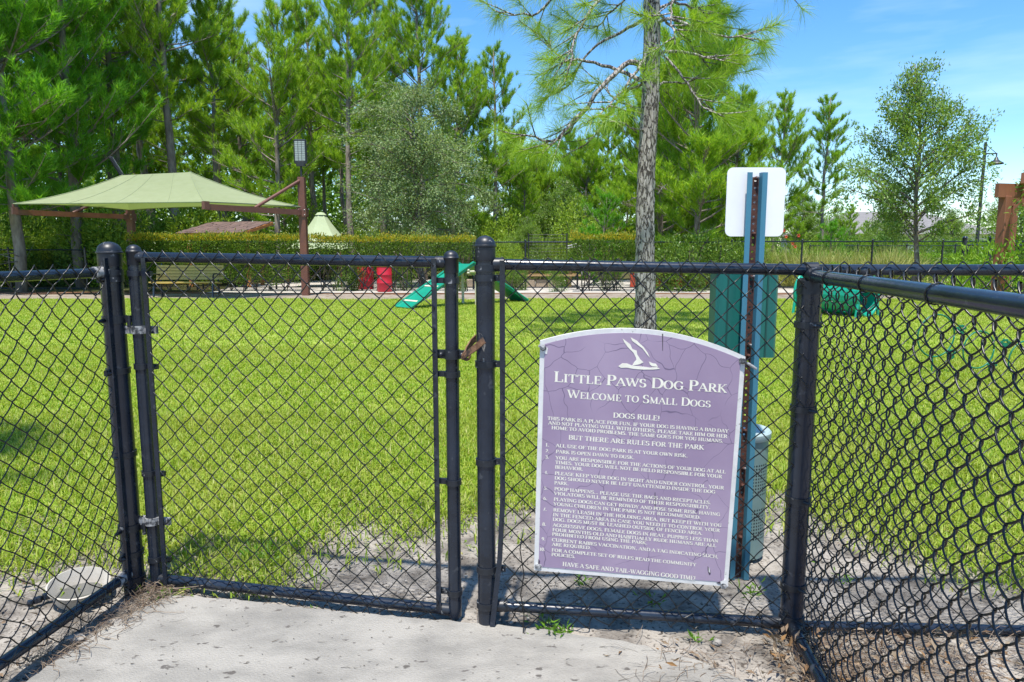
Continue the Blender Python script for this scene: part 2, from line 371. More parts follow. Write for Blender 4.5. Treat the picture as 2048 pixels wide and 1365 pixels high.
# ------------------------------------------------------------------ chain link
def chain(geo, o, ux, n, L, z0, z1, dz=0.0, D=.072, r=.00195, sides=6, amp=.0045, wob=.004, seed=0, top_pin=True, fine=True, ripple_bot=0.0):
    """woven wire: o = start of the run at z = 0, ux = unit run direction, n = unit vector to the camera side, dz = drop of the run per metre"""
    o, ux, n = [np.asarray(q, float) for q in (o, ux, n)]
    N = int(round(L / (D / 2))); K = int(round((z1 - z0) / (D / 2)))
    fr = np.array((0, .10, .3, .5, .7, .90)) if fine else np.array((0.0,))
    t = (np.arange(K)[:, None] + fr[None]).ravel(); t = np.append(t, K)
    k = np.arange(N)[:, None]
    ph = (t[None] + k) % 2; tri = 1 - np.abs(ph - 1)                       # 0..1..0
    going = np.where(ph < 1, 1.0, -1.0)
    f = t - np.floor(t)
    ex = (r * 1.1) * np.clip(1 - 2 * np.minimum(f, 1 - f) / .2, 0, 1)
    xs = (k + .5) * D / 2 + (tri - .5) * (D / 2) + np.where(tri > .5, 1, -1) * ex[None]
    zs = np.repeat((z1 - t * D / 2)[None], N, 0)
    ys = np.sin(f * math.pi)[None] ** .6 * going * amp if fine else np.zeros_like(xs)
    rng = np.random.default_rng(seed); a = rng.uniform(0, 6.3, 8)
    fall = np.clip((z1 - zs) / .1, 0, 1)
    xw = wob * fall * (np.sin(xs * 9 + zs * 5 + a[0]) + np.sin(zs * 13 - xs * 4 + a[1]) + .6 * np.sin(xs * 31 + zs * 27 + a[2]))
    zw = wob * fall * (np.sin(xs * 7 - zs * 8 + a[3]) + np.sin(xs * 17 + a[4] + zs * 3) + .6 * np.sin(xs * 29 - zs * 23 + a[5]))
    yw = wob * 1.4 * fall * (np.sin(xs * 5 + zs * 7 + a[6]) + np.sin(xs * 3.1 - zs * 4 + a[7]))
    if ripple_bot:
        b = np.clip((.28 - (zs - z0)) / .28, 0, 1) ** 1.5
        xw = xw + ripple_bot * b * (np.sin(xs * 6 + zs * 40 + a[1]) + .8 * np.sin(xs * 47 + a[2])); yw = yw + ripple_bot * .8 * b * np.sin(xs * 37 + a[3])
        zw = zw + ripple_bot * b * np.sin(xs * 11 + a[5])
    xs = np.clip(xs + xw, -.002, L + .002); zz = zs + zw - dz * xs
    C = o + xs[..., None] * ux + (ys + yw)[..., None] * n; C[..., 2] += zz
    Kp = C.shape[1]
    T = unit(np.gradient(C, axis=1)); B = unit(np.cross(T, n)); A = np.cross(B, T)
    th = np.arange(sides) * 2 * math.pi / sides
    V = C[:, :, None] + r * (np.cos(th)[:, None] * A[:, :, None] + np.sin(th)[:, None] * B[:, :, None])
    base = np.arange(N)[:, None, None] * (Kp * sides); i = np.arange(Kp - 1)[None, :, None] * sides; j = np.arange(sides)[None, None]; j2 = (j + 1) % sides
    F = np.stack((base + i + j, base + i + j2, base + i + sides + j2, base + i + sides + j), -1).reshape(-1, 4)
    geo.add(V.reshape(-1, 3), F)
def dome(r, base):     # cap profile for a post
    return [(r * 1.07, base - .045), (r * 1.09, base - .043), (r * 1.09, base - .003), (r * 1.20, base), (r * 1.20, base + .004)] + [(r * 1.10 * math.cos(R(q)), base + .006 + r * .95 * math.sin(R(q))) for q in (0, 15, 30, 45, 60, 75, 89)]
def band(geo, c, r, tabdir, h=.022, tab=.035, th=.0042):
    """tension band round a post with its bolt tab"""
    prof = [(r + .0005, -h / 2), (r + th, -h / 2), (r + th, h / 2), (r + .0005, h / 2)]
    geo.lathe(prof, c, 20)
    if tabdir is not None:
        d = unit(np.array(tabdir, float)); e = np.array((-d[1], d[0], 0))
        Mx = np.stack((d, e, np.array((0, 0, 1.0))), 1)
        geo.box(np.array(c) + d * (r + tab / 2), (tab, .012, h * .96), Mx)
def bolt(geo, p, d, r=.008, l=.012):
    d = unit(np.array(d, float)); p = np.array(p, float)
    geo.tube([p, p + d * l * .55], r, 8); geo.tube([p + d * l * .5, p + d * l * .9, p + d * l * 1.15], [r * .95, r * .7, r * .15], 8)
def strap(geo, pts, w, th, up):
    P = np.asarray(pts, float); T = unit(np.gradient(P, axis=0)); up = np.asarray(up, float)
    N = unit(np.cross(T, up)); U = unit(np.cross(N, T))
    q = np.stack((P + U * w / 2 + N * th / 2, P - U * w / 2 + N * th / 2, P - U * w / 2 - N * th / 2, P + U * w / 2 - N * th / 2), 1)
    n0 = geo.n; geo.grid(q, loop=True); geo.F.append((np.array([[n0 + 3, n0 + 2, n0 + 1, n0]]), 0)); k = n0 + (len(P) - 1) * 4; geo.F.append((np.array([[k, k + 1, k + 2, k + 3]]), 0))
def perforated(geo, fmap, nu, nv, rf=.33, m=0):
    """plate of nu x nv cells, each with a round hole; fmap turns (u, v) in cell units into points"""
    a = np.arange(8) * math.pi / 4
    outer = np.array([(.5, 0), (.5, .5), (0, .5), (-.5, .5), (-.5, 0), (-.5, -.5), (0, -.5), (.5, -.5)]); inner = np.stack((np.cos(a), np.sin(a)), 1) * rf
    ring = np.concatenate((outer, inner)) + .5
    i, j = np.meshgrid(np.arange(nu), np.arange(nv), indexing='ij')
    uv = ring[None] + np.stack((i.ravel(), j.ravel()), 1)[:, None]
    V = fmap(uv[..., 0].ravel(), uv[..., 1].ravel())
    b = np.arange(nu * nv)[:, None] * 16; k = np.arange(8)[None]; k2 = (k + 1) % 8
    geo.add(V, np.stack((b + k, b + k2, b + k2 + 8, b + k + 8), -1).reshape(-1, 4), m)

# ------------------------------------------------------------------ ground
def zat(y, Y): return at(1024, y, Y)[2]
rngG = np.random.default_rng(5)
gb = [gnd(*p)[:2] for p in ((-160, 1112), (0, 1105), (130, 1085), (240, 1090), (330, 1128), (480, 1122), (580, 1108), (640, 1068), (750, 1048), (860, 1030), (960, 1003), (1060, 1000), (1250, 1000), (1450, 998), (1550, 985), (1640, 1030), (1740, 1062), (1850, 1100), (1950, 1125), (2048, 1132), (2300, 1150))]
gb = np.array(sorted([tuple(p) for p in gb]))
def lawn_edge(x):
    x = np.asarray(x, float)
    return np.interp(x, gb[:, 0], gb[:, 1]) + .05 * np.sin(x * 7.3) + .035 * np.sin(x * 17.1 + 1) + .02 * np.sin(x * 41 + 2)
def lawn_far(x):
    x = np.asarray(x, float); return 18.35 + .18 * np.sin(x * .55) + .10 * np.sin(x * 1.9 + 1) + np.clip(x - 5, 0, 20) * .02
M['soil'] = mat('sandy_soil', (.325, .295, .255), (.115, .102, .088), 7, rough=.95, bump=.7, bscale=70, detail=9, lo=.40, hi=.64, spec=.1, c3=(.055, .047, .04), s3=70, lo3=.57, hi3=.66)
xs = np.concatenate((np.array((-700, -300, -120, -60, -30, -15, -9)), np.linspace(-6, 6, 150), np.array((9, 15, 30, 60, 120, 300, 700))))
ys = np.concatenate((np.array((-300, -60, -12, -3)), np.linspace(0, 5.2, 90), np.array((6, 7, 9, 12, 16, 22, 30, 45, 70, 120, 250, 900))))
X, Y = np.meshgrid(xs, ys, indexing='ij')
nzv = np.sin(X * 9 + Y * 4) * np.sin(Y * 11 - X * 3) * .006 + np.sin(X * 23 + 1) * np.sin(Y * 27 + 2) * .004 + rngG.normal(size=X.shape) * .0028
Zg = np.where((np.abs(X) < 6.1) & (Y > -.1) & (Y < 5.3), nzv, 0) - .006
g = Geo(); g.grid(np.stack((X, Y, Zg), -1)); ground = tag(g.build('ground', M['soil'], smooth=180), kind='structure')

M['lawn'] = mat('lawn_thatch', (.19, .29, .028), (.27, .33, .06), 1.4, rough=.95, bump=.6, bscale=30, spec=.1, c3=(.29, .27, .12), s3=9, lo3=.55, hi3=.75)
lx = np.concatenate((np.linspace(-34, -6, 30), np.linspace(-5.9, 5.9, 180), np.linspace(6, 34, 30)))
rows = []
for f in np.concatenate((np.linspace(0, .2, 12), np.linspace(.25, 1, 10))):
    rows.append(np.stack((lx, (lawn_edge(lx) + .42 + .08 * np.sin(lx * 13) - .12 + .07 * np.sin(lx * 5)) * (1 - f) + lawn_far(lx) * f, np.full_like(lx, .014)), 1))
g = Geo(); g.grid(np.array(rows).transpose(1, 0, 2)); tag(g.build('lawn', M['lawn'], smooth=180), kind='structure')

# grass blades: one mass
M['blade'] = leafmat('grass_blade', [(.17, .30, .024), (.25, .38, .034), (.33, .44, .05), (.42, .49, .075), (.23, .37, .022), (.50, .47, .19), (.31, .44, .032), (.16, .30, .02)], trans=.45, rough=.45, spec=.25, tint=(1.25, 1.15, .5), patch=(.40, .43, .09), pscale=.75)
def grass(seed, n, y0, y1, L, W, lean):
    r = np.random.default_rng(seed)
    y = np.sqrt(r.uniform(y0 ** 2, y1 ** 2, n)); x = r.uniform(-1, 1, n) * (.90 * y + 1.0)
    edge = lawn_edge(x)
    patch = np.sin(x * 3.1 + y * 1.7) * np.sin(y * 2.9 - x * 1.3) + .6 * np.sin(x * 7 + 1) * np.sin(y * 6) + .4 * np.sin(x * 15 + 2) * np.sin(y * 13 + 1)
    dens = 1 / (1 + np.exp(-(y - edge + .06 + .17 * patch) / .08)) + .05 * (y > edge - .6)
    dens = np.where(y < edge + 2.2, np.minimum(dens, .62 + .38 * np.clip((y - edge) / .8 - .25 * patch, 0, 1)), dens)
    keep = (r.random(n) < dens) & (y < lawn_far(x) + r.normal(size=n) * .12)
    x, y = x[keep], y[keep]; n = len(x); az = r.uniform(0, 6.283, n); le = r.uniform(.15, 1.25, n) * lean
    clump = .85 + .18 * np.sin(x * 5 + np.sin(y * 4)) * np.sin(y * 5.5)
    l = L * r.uniform(.55, 1.25, n) * clump; d = np.stack((np.cos(az), np.sin(az)), 1)
    s = np.stack((-d[:, 1], d[:, 0], np.zeros(n)), 1) * (W / 2 * r.uniform(.7, 1.3, n))[:, None]
    p = np.stack((x, y, np.full(n, .006)), 1)
    m = p + np.concatenate((d * (l * .35 * np.sin(le * .6))[:, None], (l * .55 * np.cos(le * .6))[:, None]), 1)
    t = m + np.concatenate((d * (l * .5 * np.sin(np.minimum(le * 1.5, 2.0)))[:, None], (l * .5 * np.cos(np.minimum(le * 1.5, 2.0)))[:, None]), 1)
    t[:, 2] = np.maximum(t[:, 2], .012)
    V = np.stack((p - s * .8, p + s * .8, m + s, m - s, t), 1).reshape(-1, 3); i = np.arange(n)[:, None] * 5
    return V, np.concatenate((i, i + 1, i + 2, i + 3), 1), np.concatenate((i + 3, i + 2, i + 4), 1)
g = Geo()
for a in ((1, 330000, 2.35, 5.2, .075, .0056, 1.35), (2, 270000, 5.2, 9.0, .06, .0078, 1.1), (3, 310000, 9.0, 18.9, .055, .0125, .8)):
    V, f1, f2 = grass(*a); n0 = g.n; g.add(V, f1); g.F.append((f2 + n0, 0))
tag(g.build('grass', M['blade']), 'bright yellow green grass blades covering the fenced lawn', 'grass', kind='stuff')

g = Geo(); r = np.random.default_rng(44); n = 5200
P = np.c_[r.uniform(-2.6, 3.0, n), r.uniform(1.75, 3.6, n), r.uniform(.004, .012, n)]; P = P[(np.sin(P[:, 0] * 5 + 1) * np.sin(P[:, 1] * 6) + r.normal(size=n) * .7) > .1]
V, F = leaves(r, P, .013, .0035, np.c_[r.normal(size=(len(P), 2)), np.zeros(len(P))], 2.0); g.add(V, F)
tag(g.build('soil_debris', leafmat('soil_fleck', [(.03, .024, .02), (.07, .055, .045), (.15, .12, .095), (.10, .07, .05)], trans=.0, rough=.9)), 'dark flecks of bark and leaf mixed into the sandy soil', 'debris', kind='stuff')
# concrete pad
M['concrete'] = mat('pitted_concrete', (.215, .205, .185), (.325, .308, .275), 3.2, rough=.92, bump=.55, bscale=120, detail=12, lo=.36, hi=.60, spec=.15, c3=(.11, .10, .09), s3=19, lo3=.655, hi3=.70, stretch=(1, 1.8, 1))
def pad_poly():
    P = [gnd(*p)[:2] for p in ((338, 1196), (470, 1206), (640, 1226), (800, 1240), (985, 1256), (1120, 1272), (1260, 1292), (1390, 1325), (1490, 1368))]
    P += [np.array((.62, 1.4)), np.array((.55, .5)), np.array((-1.5, .5)), np.array((-1.48, 1.6))] + [gnd(*p)[:2] for p in ((60, 1365), (180, 1283), (262, 1235))]
    out = []
    r = np.random.default_rng(3)
    for i in range(len(P)):
        a, b = P[i], P[(i + 1) % len(P)]; k = max(1, int(np.linalg.norm(b - a) / .025))
        for j in range(k): out.append(a + (b - a) * j / k + r.normal(size=2) * .0035)
    return np.array(out)
pp = pad_poly(); c0 = pp.mean(0)
g = Geo(); K = len(pp)
inn = c0 + (pp - c0) * .992
v = np.concatenate((np.c_[pp, np.full(K, -.06)], np.c_[pp, np.full(K, .008)], np.c_[inn, np.full(K, .017)]))
g.add(v, [[i + a * K, (i + 1) % K + a * K, (i + 1) % K + (a + 1) * K, i + (a + 1) * K] for a in (0, 1) for i in range(K)])
g.F.append((np.array([[2 * K + i for i in range(K)]])[:, ::-1], 0))
pad = tag(g.build('concrete_pad', M['concrete']), kind='structure')
# curled bits of leaf stuck to the pad
M['scrap'] = leafmat('leaf_scrap', [(.02, .018, .015), (.05, .04, .03), (.09, .07, .05)], trans=.05, rough=.8)
r = np.random.default_rng(9); n = 300
y = r.uniform(1.5, 2.35, n); x = r.uniform(-1.45, .75, n)
P = np.c_[x, y, np.full(n, .0195)]
az = r.normal(size=n) * .5; d = np.c_[np.cos(az), np.sin(az), r.uniform(0, .12, n)]
l = r.exponential(.007, (n, 1)) + .004; s = np.c_[-d[:, 1], d[:, 0], r.uniform(.1, .9, n)] * r.uniform(.0008, .0018, (n, 1))
b2 = P + d * l * .5 + np.c_[-d[:, 1], d[:, 0], np.zeros(n)] * l * r.uniform(-.3, .3, (n, 1)); e = b2 + d * l * .5 + np.c_[-d[:, 1], d[:, 0], np.zeros(n)] * l * r.uniform(-.25, .25, (n, 1))
V = np.stack((P, P + s, b2 + s, b2, e), 1).reshape(-1, 3); i = np.arange(n)[:, None] * 5
g = Geo(); g.add(V, np.concatenate((i, i + 1, i + 2, i + 3), 1)); g.F.append((np.concatenate((i + 3, i + 2, i + 4), 1), 0))
tag(g.build('leaf_scraps', M['scrap']), 'dark curled scraps of dead leaf scattered over the concrete pad', 'debris', kind='stuff')

# pine straw and dead leaves
M['straw'] = leafmat('pine_straw', [(.085, .055, .036), (.15, .105, .068), (.24, .19, .14), (.065, .045, .034), (.19, .15, .115)], trans=.1, rough=.7)
M['deadleaf'] = leafmat('dead_leaf', [(.15, .095, .055), (.24, .17, .11), (.30, .24, .17), (.10, .065, .042), (.32, .18, .07)], trans=.15, rough=.7)
def straw(g, r, x, y, L, z=.006, W=.0016):
    n = len(x); az = r.uniform(0, 6.3, n); l = L * r.uniform(.4, 1.1, n); k = 4
    t = np.linspace(0, 1, k); be = r.normal(size=n) * .9
    a = az[:, None] + be[:, None] * t[None]
    px = x[:, None] + np.cumsum(np.cos(a), 1) * l[:, None] / k; py = y[:, None] + np.cumsum(np.sin(a), 1) * l[:, None] / k
    zb = z + r.exponential(.007, n); pz = zb[:, None] + np.sin(t * 3.14)[None] * r.uniform(0, .02, n)[:, None]
    C = np.stack((px, py, pz), -1); S = np.stack((-np.sin(a), np.cos(a), np.full_like(a, .5)), -1) * W / 2
    V = np.stack((C - S, C + S), 2).reshape(-1, 3); b = np.arange(n)[:, None] * (2 * k)
    F = np.concatenate([np.stack((b[:, 0] + 2 * j, b[:, 0] + 2 * j + 1, b[:, 0] + 2 * j + 3, b[:, 0] + 2 * j + 2), 1) for j in range(k - 1)])
    g.add(V, F)
r = np.random.default_rng(21); g = Geo()
t = r.random(380); p, q = gnd(318, 1205)[:2], gnd(40, 1345)[:2]
P = p + (q - p) * t[:, None] + r.normal(size=(380, 2)) * (.03, .04); straw(g, r, P[:, 0], P[:, 1], .13, .008)
P = gnd(300, 1192)[:2] + r.normal(size=(240, 2)) * (.05, .035); straw(g, r, P[:, 0], P[:, 1], .13, .012)
P = np.c_[r.uniform(.35, 1.0, 260), r.uniform(1.6, 2.06, 260)]; straw(g, r, P[:, 0], P[:, 1], .12, .012)
P = np.c_[.85 + np.abs(r.normal(size=2600)) * .45, r.uniform(1.2, 2.12, 2600)]; straw(g, r, P[:, 0], P[:, 1], .15, .006)
P = np.c_[r.uniform(-2.4, -1.5, 220), r.uniform(1.9, 2.7, 220)]; straw(g, r, P[:, 0], P[:, 1], .12, .006)
P = np.c_[r.uniform(-1.3, 1.6, 160), r.uniform(2.2, 3.2, 160)]; straw(g, r, P[:, 0], P[:, 1], .09, .004)
tag(g.build('pine_straw', M['straw']), 'brown pine needles lying along the fence foot and pad edges', 'pine straw', kind='stuff')
g = Geo()
n = 950; P = np.c_[.80 + np.abs(r.normal(size=n)) * .5, r.uniform(1.15, 2.1, n), r.uniform(.008, .04, n)]
V, F = leaves(r, P, .040, .012, np.c_[r.normal(size=(n, 2)), np.zeros(n)], 2.5); g.add(V, F)
n = 60; P = np.c_[r.uniform(.3, .9, n), r.uniform(1.6, 2.06, n), r.uniform(.006, .02, n)]; V, F = leaves(r, P, .034, .010, np.c_[r.normal(size=(n, 2)), np.zeros(n)], 2.5); g.add(V, F)
n = 40; P = np.c_[r.uniform(-1.9, -1.45, n), r.uniform(1.9, 2.5, n), r.uniform(.006, .02, n)]; V, F = leaves(r, P, .04, .015, np.c_[r.normal(size=(n, 2)), np.zeros(n)], 2.5); g.add(V, F)
tag(g.build('leaf_litter', M['deadleaf']), 'dry brown leaves lying under the near right fence', 'leaf litter', kind='stuff')

# pebbles, stones, weeds
M['stone'] = mat('grey_stone', (.30, .28, .25), (.18, .165, .15), 25, rough=.9, bump=.4)
def rock(name, p, s, label, seed):
    r = np.random.default_rng(seed); g = Geo(); K, S = 8, 12
    th = np.linspace(0, math.pi, K)[:, None]; ph = np.arange(S)[None] * 2 * math.pi / S
    rad = 1 + r.normal(size=(K, S)) * .10; rad[0] = rad[0, 0]; rad[-1] = rad[-1, 0]
    P = np.stack((np.sin(th) * np.cos(ph) * rad * s[0], np.sin(th) * np.sin(ph) * rad * s[1], np.cos(th) * rad * s[2] + 0 * ph), -1) + (p[0], p[1], s[2] * .7)
    g.grid(P, loop=True); return tag(g.build(name, M['stone'], smooth=50, origin=(p[0], p[1], 0)), label, 'stone')
rock('stone', gnd(236, 1250), (.030, .016, .014), 'small flat grey stone at the pad corner below the left gate post', 1)
rock('stone', gnd(150, 1285), (.034, .018, .016), 'grey stone lying beside the left bottom rail at the pad edge', 2)
rock('stone', gnd(1433, 1290), (.016, .013, .012), 'pale pebble in front of the centre bottom rail near the corner post', 4)
r = np.random.default_rng(33); g = Geo()
for k in range(110):
    x, y = r.uniform(-1.4, 1.9), r.uniform(2.15, 3.3)
    s = r.uniform(.003, .009); g.lathe([(.001, s * .8), (s * .8, s * .5), (s, 0), (s * .7, -s * .4)], (x, y, .002), 6, sx=r.uniform(.8, 1.3))
tag(g.build('gravel_bits', mat('pale_gravel', (.42, .40, .36), (.25, .23, .2), 30, rough=.9)), 'pale bits of gravel strewn in the sandy soil', 'gravel', kind='stuff')
M['weed'] = leafmat('weed_leaf', [(.07, .17, .012), (.12, .25, .02), (.17, .31, .03)], trans=.35, rough=.45)
def weed(p, rad, n, label, seed, L=.03, name='weed', cat='weed', grp=None):
    r = np.random.default_rng(seed); g = Geo()
    a = r.uniform(0, 6.3, n); d = np.c_[np.cos(a), np.sin(a), r.uniform(.25, 1.1, n)]
    P = np.c_[r.normal(size=(n, 2)) * rad * .35, np.full(n, .004)] + d * (np.abs(r.normal(size=(n, 1))) * rad * .4) + np.array((p[0], p[1], 0))
    V, F = leaves(r, P, L, L * .26, d, .6); g.add(V, F)
    return tag(g.build(name, M['weed'], origin=(p[0], p[1], 0)), label, cat, grp)
weed(gnd(1093, 1262), .055, 46, 'bright green star leaved weed at the pad edge right of the middle post', 1, .034)
weed(gnd(1128, 1268), .035, 24, 'smaller green weed just right of the bright one at the pad edge', 2, .028)
weed(gnd(1165, 1172), .03, 20, 'low grass tuft in the soil under the bottom left half of the sign', 3, .03)
weed(gnd(1395, 1285), .03, 14, 'sparse weed in front of the bottom rail below the sign', 4, .03)
weed(gnd(1500, 1190), .05, 26, 'grass tuft at the foot of the blue sign post', 5, .035)
weed(gnd(1310, 1215), .05, 22, 'grass tuft behind the bottom rail under the middle of the sign', 6, .03)
weed(gnd(330, 1196), .04, 18, 'grass sprig at the foot of the gate hinge stile', 7, .04)
weed(gnd(625, 1222), .014, 10, 'tiny green sprig between gate and pad edge', 8, .014)
weed(gnd(1690, 1165), .06, 22, 'thin weed in the sand behind the near right fence', 9, .03)
weed(gnd(540, 1120), .09, 70, 'grass clump at the edge of the bare soil behind the gate', 10, .045)
# ------------------------------------------------------------------ fences of the dog park entry
BK, WR, FT = M['black'], M['wire'], M['fitting']
LP, GL, GR, MP, CP = np.array((-1.420, 2.428, 0)), np.array((-1.338, 2.436, 0)), np.array((-.197, 2.223, 0)), np.array((-.085, 2.178, 0)), np.array((.935, 2.147, 0))
Z = np.array((0, 0, 1.0))
def post(parent, p, r, top, name='post'):
    g = Geo(); g.tube([p - Z * .05, p + Z * (top - .05)], r, 24); o = g.build(name, BK, parent, smooth=40)
    g = Geo(); g.lathe(dome(r, top - .05), p, 24); g.build('post_cap', FT, parent, smooth=45); return o
def tie(geo, p, ux, r, n):     # a wire tie wrapped round a rail
    a = np.linspace(0, 2 * math.pi, 13); w = np.cross(ux, n)
    geo.tube([p + (r + .002) * (math.cos(q) * n + math.sin(q) * w) + ux * .004 * math.sin(q) for q in a], .0017, 5)

# left side fence (runs from the gate post towards the viewer)
dl = unit(np.array((-.112, -.994, 0))); nl = np.array((.994, -.112, 0)); lr = .0165
t = thing('chain_link_fence', 'black chain link fence side left of the gate with its round capped hinge post', 'fence', LP)
post(t, LP, .0365, 1.307)
LL = 1.55
g = Geo(); a = LP + dl * .036; g.tube([a + Z * 1.19, a + dl * LL + Z * 1.19], lr, 20); g.build('top_rail', BK, t, smooth=40)
g = Geo(); g.tube([a + Z * .075 + dl * .0, a + dl * LL + Z * .075], .0175, 20); g.build('bottom_rail', BK, t, smooth=40)
for z_ in (1.19, .075): g = Geo(); g.tube([LP + dl * .03 + Z * z_, LP + dl * .09 + Z * z_], .021, 16); g.build('rail_cup', M['hinge'], t, smooth=40)
g = Geo(); chain(g, LP + dl * .075 + nl * (lr + .007), dl, nl, LL - .05, .03, 1.222, seed=3, wob=.0045, ripple_bot=.012); g.build('wire_mesh', WR, t, smooth=180)
g = Geo(); q = LP + dl * .052 + nl * .022; g.box(q + Z * .64, (.016, .006, 1.20), np.stack((dl, nl, Z), 1)); g.build('tension_bar', BK, t)
for y, sl in ((546, 0), (559, 0), (743, 0), (910, 0), (1109, .25), (1160, 0)):
    g = Geo(); c = LP + Z * zat(y, 2.41); band(g, c, .0365, dl if y != 1160 and y != 910 else None, .02, .03); bolt(g, c + dl * .06 + nl * .006, nl, .006); g.build('tension_band', FT, t, smooth=40)
for y in (640, 1057):
    g = Geo(); c = LP + Z * zat(y, 2.41); u = unit(GL - LP); band(g, c, .0365, u, .026, .02); bolt(g, c + dl * .05, dl, .007, .03)
    h = c + u * .056 + np.array((0, -.012, 0)); g.tube([h - Z * .028, h + Z * .014], .0075, 10); g.build('hinge_pintle', FT, t, smooth=40)

# gate
gu = unit(GR - GL); gn = np.array((gu[1], -gu[0], 0)); GW = np.linalg.norm(GR - GL); rs = .0225
t = thing('gate', 'closed black chain link gate with round capped stiles and rusty fork latch', 'gate', GL)
for p, top in ((GL, 1.305), (GR, 1.284)):
    g = Geo(); g.tube([p + Z * .012, p + Z * (top - .04)], rs, 22); s_ = g.build('stile', BK, t, smooth=40)
    g = Geo(); g.lathe(dome(rs, top - .045), p, 22); g.build('stile_cap', FT, s_, smooth=45)
za, zb = 1.243, 1.228
g = Geo(); g.tube([GL + gu * .015 + Z * za, GR - gu * .015 + Z * zb], .0188, 20); g.build('top_rail', BK, t, smooth=40)
g = Geo(); g.tube([GL + gu * .015 + Z * .042, GR - gu * .015 + Z * .032], .0188, 20); g.build('bottom_rail', BK, t, smooth=40)
for p, z_, s in ((GL, za, 1), (GR, zb, -1), (GL, .042, 1), (GR, .032, -1)): g = Geo(); g.tube([p + Z * z_ + gu * s * .018, p + Z * z_ + gu * s * .05], .0205, 16); g.build('weld_collar', FT, t, smooth=40)
g = Geo(); chain(g, GL + gu * .062 + gn * .026, gu, gn, GW - .115, .02, 1.268, dz=(za - zb) / GW, seed=5, wob=.003, ripple_bot=.010); g.build('wire_mesh', WR, t, smooth=180)
for s, p, off in ((1, GL, .052), (-1, GR, .052)):
    g = Geo(); c = p + gu * s * off + gn * .020; g.box(c + Z * .635, (.017, .006, 1.21), np.stack((gu, gn, Z), 1)); g.build('tension_bar', BK, t)
for y in (548, 735, 950, 1123):
    g = Geo(); c = GL + Z * zat(y, 2.41); band(g, c, rs, gu, .019, .042); bolt(g, c + gu * .055 + gn * .006, gn, .0065); g.build('tension_band', FT, t, smooth=40)
for y in (661, 1046):
    g = Geo(); c = GL + Z * zat(y, 2.41); band(g, c, rs, gu, .028, .05, .005); g.box(c - gu * .030 + gn * .004, (.024, .02, .028), np.stack((gu, gn, Z), 1)); bolt(g, c + gu * .05 + gn * .006, gn, .009, .014); g.tube([c - gu * .042 + gn * .01 - Z * .014, c - gu * .042 + gn * .01 + Z * .014], .010, 10); g.build('hinge', M['hinge'], t, smooth=40)
for y in (562, 751, 968, 1190):
    g = Geo(); c = GR + Z * zat(y, 2.20); band(g, c, rs, -gu, .019, .042); bolt(g, c - gu * .055 + gn * .006, gn, .0065); g.build('tension_band', FT, t, smooth=40)
la = Geo(); c = GR + Z * zat(711, 2.20); band(la, c, rs, -gu, .030, .03, .004); la.box(c + gu * .036, (.028, .012, .028), np.stack((gu, gn, Z), 1)); bolt(la, c - gu * .035 + gn * .006, gn, .009); bolt(la, c + gu * .035 + gn * .006, gn, .0095)
lo = la.build('latch_band', FT, t, smooth=40)
g = Geo()
strap(g, [at(924, 714, 2.19), at(934, 708, 2.165), at(949, 697, 2.135), at(968, 681, 2.12)], .021, .0045, (0.25, 0, 1))
strap(g, [at(928, 712, 2.20), at(934, 698, 2.215), at(945, 683, 2.235), at(962, 668, 2.245)], .021, .0045, (0.25, 0, 1))
a = np.linspace(0, 6.283, 14); cc = at(933, 712, 2.185); g.tube([cc + np.array((math.cos(q) * .011, -.004, math.sin(q) * .013)) for q in a], .0042, 8)
g.build('latch_fork', M['rust'], t, smooth=40)

# centre fence panel between the middle post and the corner post; its line carries on to the right
cu = unit(CP - MP); cn = np.array((cu[1], -cu[0], 0)); CW = np.linalg.norm(CP - MP)
t = thing('chain_link_fence', 'black chain link fence panel behind the purple rules sign between capped post and corner post', 'fence', MP)
post(t, MP, .0302, 1.328)
g = Geo(); g.tube([MP + cu * .03 + Z * 1.222, CP + Z * 1.205, CP + cu * 3.4 + Z * 1.205], .0178, 20); g.build('top_rail', BK, t, smooth=40)
g = Geo(); g.tube([MP + cu * .03 + Z * .075, CP - cu * .03 + Z * .028], .0178, 20); g.build('bottom_rail', BK, t, smooth=40)
g = Geo(); g.tube([CP + cu * .03 + Z * .02, CP + cu * 3.4 + Z * .0], .0165, 16); g.build('bottom_rail', BK, t, smooth=40)
for q0, q1 in ((MP + cu * .025 + Z * 1.222, MP + cu * .06 + Z * 1.222), (MP + cu * .025 + Z * .075, MP + cu * .07 + Z * .075), (CP - cu * .10 + Z * .033, CP - cu * .02 + Z * .028)): g = Geo(); g.tube([q0, q1], .0213, 16); g.build('rail_cup', FT, t, smooth=40)
g = Geo(); chain(g, MP + cu * .055 + cn * .024, cu, cn, CW - .035, .035, 1.246, dz=.017 / CW, seed=8, wob=.003, ripple_bot=.012); g.build('wire_mesh', WR, t, smooth=180)
g = Geo(); chain(g, CP + cu * .02 + cn * .022, cu, cn, 3.3, .0, 1.232, seed=9, wob=.005, ripple_bot=.008); g.build('wire_mesh', WR, t, smooth=180)
bp = [MP + cu * .055 + cn * .019 + Z * z_ for z_ in (1.235, .8, .45)] + [MP + cu * .045 + cn * .02 + Z * .25, MP + cu * .02 + cn * .035 + Z * .02]
g = Geo(); strap(g, bp, .017, .006, cu); g.build('tension_bar', BK, t)
for y, tb in ((537, 1), (557, 1), (731, 1), (928, 1), (1144, 1), (1216, 0)):
    g = Geo(); c = MP + Z * zat(y, 2.15); band(g, c, .0302, cu if tb else None, .021, .034)
    if tb: bolt(g, c + cu * .056 + cn * .006, cn, .0065)
    g.build('tension_band', FT, t, smooth=40)
g = Geo(); g.tube([CP - Z * .05, CP + Z * 1.16], .0365, 24); cpo = g.build('corner_post', BK, t, smooth=40)
